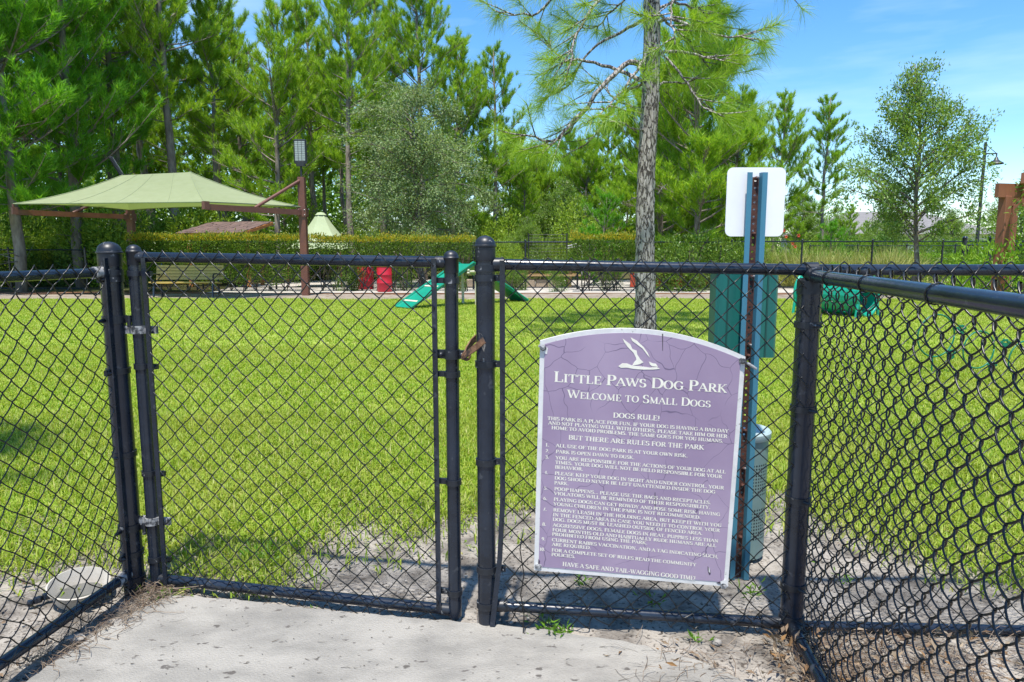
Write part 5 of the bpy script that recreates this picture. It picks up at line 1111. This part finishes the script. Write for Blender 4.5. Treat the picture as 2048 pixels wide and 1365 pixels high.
M['oakleaf'] = leafmat('oak_leaves', [(0.1, 0.21, 0.035), (0.16, 0.28, 0.045), (0.24, 0.37, 0.07), (0.12, 0.235, 0.04)], trans=.38, rough=.42, spec=.45)
M['greyleaf'] = leafmat('grey_green_leaves', [(0.11, 0.19, 0.065), (0.16, 0.25, 0.095), (0.25, 0.34, 0.14), (0.13, 0.22, 0.08), (0.38, 0.45, 0.25)], trans=.3, rough=.55, spec=.25)
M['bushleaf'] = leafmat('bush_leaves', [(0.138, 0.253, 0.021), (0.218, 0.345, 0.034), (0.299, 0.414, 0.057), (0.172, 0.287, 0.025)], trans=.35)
M['woodmass'] = leafmat('woodland_leaves', [(.09, .20, .025), (.14, .27, .035), (.20, .34, .05), (.06, .15, .02)], trans=.4)
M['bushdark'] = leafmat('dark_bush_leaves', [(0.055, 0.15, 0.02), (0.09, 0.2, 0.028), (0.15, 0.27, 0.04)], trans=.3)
M['limeleaf'] = leafmat('lime_hedge_leaves', [(.12, .26, .02), (.18, .34, .025), (.24, .39, .04)], trans=.3)
M['hedgeleaf'] = leafmat('hedge_leaves', [(.05, .12, .016), (.085, .17, .022), (.13, .23, .03), (.18, .27, .04)], trans=.3, rough=.42, spec=.4)
M['newleaf'] = leafmat('yellow_new_growth', [(0.38, 0.38, 0.03), (0.45, 0.37, 0.04), (0.28, 0.37, 0.03), (0.46, 0.3, 0.05)], trans=.4)
M['yellowgrass'] = leafmat('dry_yellow_grass', [(.36, .37, .12), (.42, .42, .17), (.26, .34, .07)], trans=.3)
M['trunk'] = mat('grey_brown_bark', (.30, .26, .22), (.15, .125, .105), 6, rough=.9, bump=.8, bscale=20, stretch=(1, 1, .3), spec=.1)
M['trunkdark'] = mat('dark_bark', (.15, .12, .10), (.07, .055, .045), 6, rough=.95, bump=.6, bscale=20, stretch=(1, 1, .3), spec=.05)
M['oakbark'] = mat('lichen_bark', (.21, .185, .155), (.12, .10, .085), 7, rough=.9, bump=.7, bscale=24, stretch=(1, 1, .5), spec=.1, c3=(.33, .34, .29), s3=9, lo3=.55, hi3=.65)
M['nearbark'] = barkmat('plated_pine_bark', (.43, .395, .36), (.235, .21, .185), (.06, .048, .04), scale=21, zs=.30, width=.10, bump=1.0)

# ------------------------------------------------------------------ the near pine in the middle of the lawn
NP = gnd(1287, 672); t = thing('pine_tree', 'lone grey barked pine on the lawn behind the purple sign, long needled branches overhead', 'pine tree', NP)
zt = np.linspace(0, 1, 14); px_y = np.linspace(672, -420, 14); axis_ = [at(1287 + (672 - y) * .0245 + 3 * math.sin(y * .012), y, NP[1] + .12 * (672 - y) / 672) for y in px_y]; axis_[0][2] = -.05
axis_ = np.array(axis_)
rr = np.interp(px_y, (-420, 0, 300, 560, 610, 672), (.09, .114, .126, .14, .152, .168))
AX = np.array([axis_[0] + (axis_[-1] - axis_[0]) * k for k in np.linspace(0, 1, 90)]); AX[:, 0] = np.interp(AX[:, 2], axis_[:, 2], axis_[:, 0]); AX[:, 1] = np.interp(AX[:, 2], axis_[:, 2], axis_[:, 1]); RA = np.interp(AX[:, 2], axis_[:, 2], rr)
r = np.random.default_rng(77); S_ = 40; th = np.arange(S_) * 2 * math.pi / S_
pl = np.sin(th[None] * 9 + np.sin(AX[:, 2:3] * 5) * 1.5) * .045 + np.sin(th[None] * 17 + AX[:, 2:3] * 7) * .03 + np.sin(AX[:, 2:3] * 26 + th[None] * 3) * .025 + r.normal(size=(90, S_)) * .022
bulge = .35 * np.exp(-((AX[:, 2:3] - .93) / .07) ** 2) * np.exp(-(((th[None] - 3.6 + math.pi) % 6.283 - math.pi) / .5) ** 2)
rad = RA[:, None] * (1 + pl + bulge)
g = Geo(); g.grid(np.stack((AX[:, 0:1] + rad * np.cos(th), AX[:, 1:2] + rad * np.sin(th), np.repeat(AX[:, 2:3], S_, 1)), -1), loop=True)
TP_, TD_ = [], []
def limb(pts, r0, r1=.008, tuft_from=.55, every=.22, side=3, seed=0):
    side = int(side * 1.9) + 1
    r = np.random.default_rng(seed); C = np.array(pts, float); L = np.concatenate(([0], np.cumsum(np.linalg.norm(np.diff(C, axis=0), axis=1)))); k = max(6, int(L[-1] / .12)); s = np.linspace(0, L[-1], k)
    P = np.stack([np.interp(s, L, C[:, i]) for i in range(3)], 1); P[1:-1] = (P[:-2] + P[1:-1] * 2 + P[2:]) / 4; P[1:-1] += r.normal(size=(k - 2, 3)) * .012
    g.tube(P, np.linspace(r0, r1, k), 6, cap=False); end = unit(P[-1] - P[-2]); TP_.append(P[-1]); TD_.append(end)
    f = tuft_from
    for j in range(side):
        i = int((f + (1 - f) * (j + r.random()) / side * .95) * (k - 1)); tdir = unit(P[min(i + 1, k - 1)] - P[i - 1]); sd = unit(tdir * .8 + unit(np.cross(tdir, Z)) * r.choice((-1, 1)) * r.uniform(.5, 1.1) + Z * r.uniform(-.25, .5)); sl = r.uniform(.25, .7)
        e = curve(P[i], sd, sl, (0, 0, r.uniform(-.1, .25)), 5); g.tube(e, np.linspace(.011, .005, 5), 4, cap=False); TP_.append(e[-1]); TD_.append(unit(e[-1] - e[-2]))
        if r.random() < .5: TP_.append(e[3] - 0); TD_.append(unit(e[-1] - e[-2]))
def A(*q): return [at(x, y, NP[1] + .1 + d_) for x, y, d_ in q]
limb(A((1297, 135, 0), (1277, 128, -.1), (1260, 121, -.2), (1222, 154, -.4), (1186, 200, -.5), (1150, 238, -.6), (1108, 288, -.7), (1045, 268, -.9), (1000, 264, -1.0)), .045, side=4, seed=1)
limb(A((1297, 170, 0), (1262, 150, .1), (1222, 135, .2), (1171, 123, .4), (1120, 120, .5), (1075, 60, .7)), .035, side=4, seed=2)
limb(A((1186, 200, -.5), (1150, 250, -.4), (1120, 275, -.3), (1085, 305, -.1), (1045, 312, .0)), .022, side=3, seed=3)
limb(A((1300, -60, 0), (1240, -30, -.4), (1193, 0, -.6), (1165, 45, -.7), (1148, 80, -.8), (1142, 118, -.9), (1128, 168, -1.0)), .035, side=5, seed=4, tuft_from=.45)
limb(A((1300, -120, 0), (1200, -80, .4), (1130, -30, .6), (1078, 30, .7), (1000, 28, .8), (975, 12, .9)), .035, side=4, seed=5, tuft_from=.5)
limb(A((1299, 95, 0), (1270, 150, -.8), (1240, 190, -1.2), (1205, 225, -1.6), (1175, 245, -1.8)), .026, side=4, seed=6)
limb(A((1300, 110, 0), (1340, 100, .1), (1380, 108, .2), (1435, 117, .3), (1487, 121, .4)), .03, side=3, seed=7)
limb(A((1301, 50, 0), (1330, 35, -.1), (1362, 44, -.2), (1428, 73, -.3), (1505, 79, -.3), (1532, 86, -.3)), .028, side=2, seed=8, tuft_from=.72)
limb(A((1303, 20, 0), (1345, 5, .3), (1400, 20, .6), (1440, 60, .8)), .026, side=4, seed=9)
limb(A((1298, 190, 0), (1330, 160, .5), (1370, 170, .9), (1410, 150, 1.2)), .022, side=4, seed=10)
limb(A((1303, -90, 0), (1360, -70, .1), (1440, -50, .2), (1540, -40, .2), (1575, -15, .2)), .03, side=2, seed=11, tuft_from=.8)
limb(A((1296, 230, 0), (1270, 215, .6), (1235, 205, 1.0), (1200, 160, 1.3), (1175, 190, 1.5)), .024, side=4, seed=12)
limb(A((1303, -20, 0), (1260, -10, .9), (1225, 20, 1.3), (1190, 60, 1.6), (1160, 55, 1.8)), .026, side=5, seed=13)
limb(A((1303, -30, 0), (1350, -25, -.8), (1340, 40, -1.3), (1350, 90, -1.6)), .022, side=4, seed=14)
limb(A((1300, 80, 0), (1335, 120, -.3), (1375, 165, -.6), (1400, 215, -.8), (1450, 235, -1.0)), .022, side=3, seed=21)
limb(A((1298, 160, 0), (1250, 185, .6), (1210, 240, .9), (1180, 285, 1.1), (1120, 320, 1.3)), .024, side=3, seed=22)
limb(A((1301, 30, 0), (1250, 60, .3), (1190, 90, .6), (1130, 180, .7), (1075, 205, .9)), .026, side=4, seed=23)
limb(A((1302, 10, 0), (1345, 60, .5), (1400, 110, .9), (1450, 190, 1.1)), .024, side=3, seed=24)
limb(A((1296, 260, 0), (1270, 262, -.3), (1240, 240, -.5), (1215, 245, -.6)), .014, side=1, seed=15, tuft_from=.9)
for k in range(16):                                   # the crown above the picture
    az = k * 2.4; z_ = 5.6 + k * .32; p0 = np.array((np.interp(z_, AX[:, 2], AX[:, 0]), np.interp(z_, AX[:, 2], AX[:, 1]), z_)); L = 2.1 - k * .08
    limb(curve(p0, (math.cos(az), math.sin(az), .45), L, (0, 0, .1), 6), .03, side=5, seed=40 + k)
for (x, y, x2, y2) in ((1283, 395, 1252, 405), (1314, 390, 1335, 368), (1282, 405, 1262, 395)): g.tube(A((x, y, 0), ((x + x2) / 2, (y + y2) / 2 - 3, .02), (x2, y2, .05)), [.014, .009, .004], 5)
g.build('trunk', M['nearbark'], t, smooth=180)
TPa, TDa = np.array(TP_), np.array(TD_); rg = np.random.default_rng(8); V, (f1, f2) = tufts(rg, TPa, TDa + Z * .1, 62, .33, .0048, 1.3, along=.20, droop=.22, two=True)
g = Geo(); g.add(V, f1); g.F.append((f2, 0)); g.build('crown', M['needle_near'], t)

# ------------------------------------------------------------------ pines of the wood
def proto(name, parts, mats, label, cat):
    t = thing(name, label, cat, (0, 0, 0))
    for (nm, geo), m in zip(parts, mats):
        if geo.V: geo.build(nm, m, t, smooth=180)
    return t
class Kind:
    def __init__(s, root): s.root, s.first = root, True
    def put(s, x, y, rz=0, sc=1.0, label=None, group=None):
        if s.first:
            s.first = False; o = s.root; o.location = (x, y, 0); o.rotation_euler = (0, 0, rz); o.scale = (sc, sc, sc) if np.isscalar(sc) else sc
            if label: o['label'] = label
            if group: o['group'] = group
            return o
        return dup(s.root, (x, y, 0), rz, sc, label, group)
def mk_pine(seed, mt, tk='trunk', **kw):
    a, b = pine_parts(seed, **kw); return Kind(proto('pine_tree', (('trunk', a), ('crown', b)), (M[tk], M[mt]), 'pine', 'pine tree'))
PK = dict(
 big=mk_pine(1, 'needle_dark', H=14, cb=.16, Rc=3.3, nbr=74, L=.32, W=.022, per=36, side=12, top=.45, bare=8),
 tall=mk_pine(2, 'needle', H=16, cb=.40, Rc=2.9, nbr=72, L=.29, W=.021, per=32, side=10, top=.4, bare=12),
 tall2=mk_pine(3, 'needle', H=15, cb=.46, Rc=2.7, nbr=66, L=.29, W=.021, per=32, side=10, top=.35, bare=14),
 mid=mk_pine(4, 'needle', H=10.5, cb=.20, Rc=2.5, nbr=66, L=.26, W=.020, per=32, side=10, top=.25, bare=8),
 lean=mk_pine(5, 'needle_far', H=11, cb=.32, Rc=2.0, nbr=48, L=.26, W=.022, per=32, side=8, top=.3, bare=8),
 far=mk_pine(6, 'needle_far', tk='trunkdark', H=14, cb=.42, Rc=2.7, nbr=54, L=.36, W=.038, per=20, side=9, top=.4, bare=8),
 full=mk_pine(9, 'needle', H=9, cb=.10, Rc=2.7, nbr=80, L=.28, W=.020, per=34, side=12, top=.6, bare=3),
 young=mk_pine(7, 'yleaf', H=3.4, cb=.05, Rc=1.25, nbr=34, L=.20, W=.014, per=34, side=6, top=.05, bare=0, r0=.05),
)
rw = random.Random(11)
def P(kind, x, base_or_depth, sc=1.0, label=None, group=None):
    Yd = base_or_depth; X_ = (x - 1024) / FPX * Yd * 1.0; return PK[kind].put(X_, Yd, rw.uniform(0, 6.28), sc, label, group)
# placed one by one: x where the trunk meets the ground, depth, scale
wood = 'pines of the wood behind the playground'
P('big', 45, 21.8, 1.0, 'big dark green pine at the far left edge, its trunk left of the canopy arm')
P('big', -90, 20.8, .9, 'dark pine reaching in from beyond the left edge of the picture')
P('big', 165, 24.5, 1.05, 'dark bushy pine behind the left half of the canopy')
P('big', 5, 26.5, 1.1, 'second dark pine at the left edge, behind the biggest one')
for x, y_, k, s, lab in ((255, 27, 'tall', .95, 'tall pine rising above the left ridge end of the canopy'), (365, 27.5, 'tall', 1.0, 'thick trunked pine above the middle of the green canopy'), (312, 31, 'tall2', 1.05, 'tall pine between the two nearest the canopy, set further back'),
    (440, 30, 'tall2', .80, 'pine with bare lower trunk right of the thick trunked one'), (560, 28, 'mid', 1.03, 'pine with a straight thin trunk left of the floodlight'), (500, 33, 'tall', .74, 'pine set back between canopy peak and floodlight'), (640, 31, 'tall2', .80, 'pine behind the floodlight on the right canopy post'),
    (702, 27.5, 'tall', .74, 'pale trunked pine right of the floodlight'), (770, 32, 'tall2', .9, 'pine right behind the top of the grey green tree'), (850, 31, 'tall', .84, 'tall pine at the right end of the dense wood, above the grey green tree'), (905, 32, 'mid', 1.02, 'pine at the right shoulder of the wood'),
    (990, 33, 'lean', .96, 'slim yellowish pine standing alone in the sky gap'), (1390, 24.5, 'full', 1.06, 'full pine just right of the near trunk'), (1318, 29, 'full', .98, 'pine half hidden behind the near trunk'), (1455, 28, 'full', .80, 'lower pine right of the full one, left of the white sign plate'),
    (1540, 43, 'mid', 1.02, 'dark green pine above the white sign plate'), (1636, 40, 'lean', .90, 'slim pine with a clear lower trunk between sign plate and oak')):
    P(k, x, y_, s, lab)
for i in range(34):
    x = -330 + i * 47 + rw.uniform(-18, 18); y_ = rw.uniform(33, 47)
    if x > 930: s = rw.uniform(.34, .42) * y_ / 36
    elif x > 840: s = .62
    elif x > 420: s = rw.uniform(.66, .84)
    else: s = rw.uniform(.78, 1.05)
    P('far' if rw.random() < .6 else 'tall2', x, y_, s, 'pine among the crowded trunks of the wood beyond the playground', wood)
for i in range(12):
    x = 1010 + i * 40 + rw.uniform(-12, 12); y_ = rw.uniform(38, 46); P('far' if i % 2 else 'full', x, y_, (.60 if i % 2 else .84) * rw.uniform(.85, 1.1) * (1.0 + .18 * (x > 1330)), 'pine in the lower wood between the sky gap and the white sign', 'lower pines right of the sky gap')
for i, x in enumerate((1585, 1605, 1690, 1725, 1770)): P('mid', x, 46 + i * 2, .34 + .05 * (i % 3), 'small far pine on the right beside the oak crown', 'small far pines on the right')
P('young', 1205, 26.3, .98, 'bright green young pine left of the near trunk')
P('young', 1178, 25.6, .62, 'smaller bright sapling pine at the foot of the young one')
P('young', 1655, 30, .72, 'bright young pine in the low trees right of the white sign plate')

# far wood mass
r = np.random.default_rng(17); g = Geo(); n = 80000
x = r.uniform(-75, 14, n); y_ = r.uniform(48, 62, n); lim = np.where(x < -6, 12.5, 5.8) * (.75 + .25 * np.sin(x * .9) * np.sin(x * .37 + 1)); z_ = lim * r.random(n) ** .85
V, F = leaves(r, np.c_[x, y_, z_], .55, .24, None, .4); g.add(V, F)
n = 9000; x = r.uniform(14, 95, n); y_ = r.uniform(80, 100, n); lim = 5.2 + 1.6 * np.sin(x * .5) * np.sin(x * .23); z_ = lim * r.random(n); V, F = leaves(r, np.c_[x, y_, z_], .8, .36, None, .4); g.add(V, F)
tag(g.build('distant_woods', M['woodmass']), 'deep dark green woodland filling the gaps behind the pine trunks', 'woods', kind='stuff')

# ------------------------------------------------------------------ leafy trees
def mk_broad(seed, mt, cat='tree', name='leafy_tree', tk='oakbark', **kw):
    a, b = broad_parts(seed, **kw); return Kind(proto(name, (('trunk', a), ('crown', b)), (M[tk], M[mt]), 'tree', cat))
grey = mk_broad(21, 'greyleaf', H=7.6, cb=.19, Rc=3.15, nl=54, nleaf=46000, L=.092, W=.046, r0=.14, droop=.50, twig=15, elev=26)
grey.put((848 - 1024) / FPX * 25.5, 25.5, .6, (1, 1, 1), 'grey green leafy tree with drooping twigs beside the red barrels')
oak = mk_broad(22, 'oakleaf', H=7.1, cb=.20, Rc=2.9, nl=52, nleaf=23000, L=.115, W=.048, r0=.095, prof='cone', droop=.10, twig=13, elev=34)
oak.put((1822 - 1024) / FPX * 20, 20, 2.6, (.78, .86, .99), 'young oak with open pointed crown on the right, standing by the dark gates')
oak.put(13.75, 14.6, 2.5, (.86, .86, .92), 'oak just outside the right edge, leaning its twigs over the pergola')
oak.put(-3.8, 2.85, 4.0, (.42, .42, .74), 'oak outside the left edge, shading the lawn corner')
for x, y_, s, lab in ((1660, 52, .62, 'small round tree in the distance right of the slim pine'), (1735, 44, .48, 'small thin tree in front of the pale house'), (1770, 36, .5, 'small tree close behind the right oak trunk'), (1895, 39, .55, 'small tree left of the street lamp'), (1600, 48, .8, 'rounded tree behind the white sign plate'), (2030, 36, .8, 'dark tree seen through the pergola'), (1120, 36, .75, 'leafy tree low in the sky gap'), (1050, 30, .42, 'low leafy tree right of the grey green one'), (1425, 30, .62, 'leafy tree low between near trunk and sign plate'), (1480, 36, .7, 'leafy tree just left of the white sign plate')):
    oak.put((x - 1024) / FPX * y_, y_, rw.uniform(0, 6), s, lab)

# ------------------------------------------------------------------ shrubs below the wood
def mk_bush(seed, mt, **kw):
    a, b = bush_parts(seed, **kw); return Kind(proto('shrub', (('stems', a), ('foliage', b)), (M['trunkdark'], M[mt]), 'shrub', 'shrub'))
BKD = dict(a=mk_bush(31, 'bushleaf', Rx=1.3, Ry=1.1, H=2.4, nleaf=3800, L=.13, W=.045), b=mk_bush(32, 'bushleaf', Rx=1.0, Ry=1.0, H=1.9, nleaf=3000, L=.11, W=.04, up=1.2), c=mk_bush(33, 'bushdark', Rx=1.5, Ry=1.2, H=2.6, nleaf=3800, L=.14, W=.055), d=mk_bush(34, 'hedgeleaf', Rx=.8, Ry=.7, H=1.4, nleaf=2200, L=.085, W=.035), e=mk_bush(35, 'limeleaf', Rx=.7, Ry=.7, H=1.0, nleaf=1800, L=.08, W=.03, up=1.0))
under = 'shrubs under the pines behind the hedge'
for i in range(40):
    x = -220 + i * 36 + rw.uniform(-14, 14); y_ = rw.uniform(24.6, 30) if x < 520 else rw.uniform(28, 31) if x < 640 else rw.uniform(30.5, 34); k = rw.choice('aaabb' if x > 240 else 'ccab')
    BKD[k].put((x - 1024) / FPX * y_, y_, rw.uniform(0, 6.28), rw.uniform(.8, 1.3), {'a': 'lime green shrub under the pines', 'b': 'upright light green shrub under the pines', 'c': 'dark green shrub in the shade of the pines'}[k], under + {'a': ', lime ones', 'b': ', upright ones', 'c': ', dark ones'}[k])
for i in range(14):
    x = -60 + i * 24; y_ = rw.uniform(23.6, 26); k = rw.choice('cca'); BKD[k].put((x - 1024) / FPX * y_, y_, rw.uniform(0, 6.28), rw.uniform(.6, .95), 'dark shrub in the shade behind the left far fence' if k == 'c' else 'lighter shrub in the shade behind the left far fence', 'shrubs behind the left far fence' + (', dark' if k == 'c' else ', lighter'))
for i in range(22):
    x = 1380 + i * 32 + rw.uniform(-10, 10); y_ = rw.uniform(30, 40); k = rw.choice('abc'); BKD[k].put((x - 1024) / FPX * y_, y_, rw.uniform(0, 6.28), rw.uniform(.5, .8), 'low shrub beyond the right far fence', 'low shrubs beyond the right far fence')
for x, y_, k, s, lab in ((1010, 24.2, 'a', .62, 'round pale green shrub right of the middle post cap'), (1075, 26.5, 'd', .9, 'bluish shrub growing under the trellis'), (1135, 25.0, 'd', .95, 'loose shrub at the white rail'), (1335, 22.4, 'd', 1.22, 'rounded clipped shrub just right of the near trunk'), (1382, 22.2, 'd', 1.32, 'tallest rounded shrub between near trunk and white sign plate'), (1428, 22.5, 'd', 1.18, 'rounded shrub at the left edge of the white sign plate'), (1478, 22.6, 'd', 1.1, 'rounded shrub behind the blue post'), (1965, 17.8, 'e', 1.3, 'yellow green shrub at the pergola post'), (2040, 15.2, 'e', 1.5, 'bright shrub at the right edge in front of the pergola'), (1925, 19.5, 'b', .62, 'light shrub between dark gates and pergola'), (1590, 25.2, 'e', 1.3, 'lime shrub with loose twigs right of the white sign plate'), (1540, 24.6, 'b', .62, 'upright shrub right of the blue post'), (1630, 26, 'e', 1.2, 'yellowish shrub beside the yellow grass')):
    BKD[k].put((x - 1024) / FPX * y_, y_, rw.uniform(0, 6), s, lab)
# hibiscus flowers
g = Geo(); r = np.random.default_rng(3); 
M['flower'] = mat('red_petals', (.55, .03, .015), rough=.5)
for k, (x, y_) in enumerate(((1567, 462), (1572, 474), (1597, 472), (1585, 488), (1590, 494))):
    c = at(x, y_, 24.5); g = Geo()
    for q in range(5): a_ = q * 1.257; g.add([c, c + np.array((math.cos(a_ - .4) * .05, -.02, math.sin(a_ - .4) * .05)), c + np.array((math.cos(a_) * .075, .0, math.sin(a_) * .075)), c + np.array((math.cos(a_ + .4) * .05, -.02, math.sin(a_ + .4) * .05))], [[0, 1, 2, 3]])
    tag(g.build('flower', M['flower'], origin=c), 'red flower on the shrub right of the white sign plate', 'flower', 'red flowers right of the white sign plate')

# hedges
def hedge(seed, p0, p1, w, z0, z1, dens, label, leaf='hedgeleaf', top='newleaf', **kw):
    a, b, c = hedge_parts(seed, p0, p1, w, z0, z1, dens, **kw); t = thing('hedge', label, 'hedge', ((p0[0] + p1[0]) / 2, (p0[1] + p1[1]) / 2, 0))
    a.build('stems', M['trunkdark'], t, smooth=180); b.build('foliage', M[leaf], t)
    if top: c.build('new_growth', M[top], t)
    else: c.build('top_leaves', M[leaf], t)
hedge(1, (-12.4, 22.7), (-6.75, 22.4), 1.1, .12, 1.78, 900, 'dense clipped hedge with yellow new growth behind the bench')
hedge(2, (-6.5, 22.4), (-1.2, 22.2), 1.1, .88, 1.72, 800, 'clipped hedge over bare stems in front of the red barrels', lum=.14, L=.08, W=.045)
hedge(3, (1.9, 22.3), (4.2, 22.3), 1.2, .80, 1.80, 900, 'clipped hedge with open stems behind the near pine trunk', lum=.34)
hedge(4, (15.5, 36), (30, 35.4), 1.4, .0, 1.75, 240, 'bright lime clipped hedge beyond the right oak trunk', 'limeleaf', None, L=.12, W=.055)
hedge(5, (9.5, 29.5), (19.5, 28.8), 1.2, .0, 1.15, 260, 'lower lime hedge behind the right far fence', 'limeleaf', None, L=.10, W=.05)
hedge(7, (10.4, 22.4), (14.6, 22.0), .8, .0, .75, 300, 'low loose hedge at the foot of the right oak', 'bushleaf', None, L=.10, W=.04, lum=.3)
for i, x in enumerate((690, 716, 806, 910, 1020, 1045, 1110, 1215, 1340, 1395, 1420)):
    y_ = 22.0 + .4 * (i % 3); BKD['d'].put((x - 1024) / FPX * y_, y_, i * 1.7, (.55, .5, .62), 'small leafy shoot of shrub growing along the far fence', 'small shrubs along the far fence')
# yellow ornamental grass
r = np.random.default_rng(12)
for k in range(12):
    x, y_ = 8.3 + k * .52 + r.normal() * .15, 24.6 + r.normal() * .5; n = 380; g = Geo(); a_ = r.uniform(0, 6.3, n); el = r.uniform(.6, 1.45, n)
    V, F = leaves(r, np.c_[r.normal(size=(n, 2)) * .12, np.zeros(n)] + (x, y_, 0), 1.42, .026, np.c_[np.cos(a_) * np.cos(el), np.sin(a_) * np.cos(el), np.sin(el)] * 2.2, 0); g.add(V, F)
    tag(g.build('ornamental_grass', M['yellowgrass'], origin=(x, y_, 0)), 'clump of dry yellow grass beyond the right far fence', 'grass clump', 'dry yellow grass clumps beyond the right far fence')
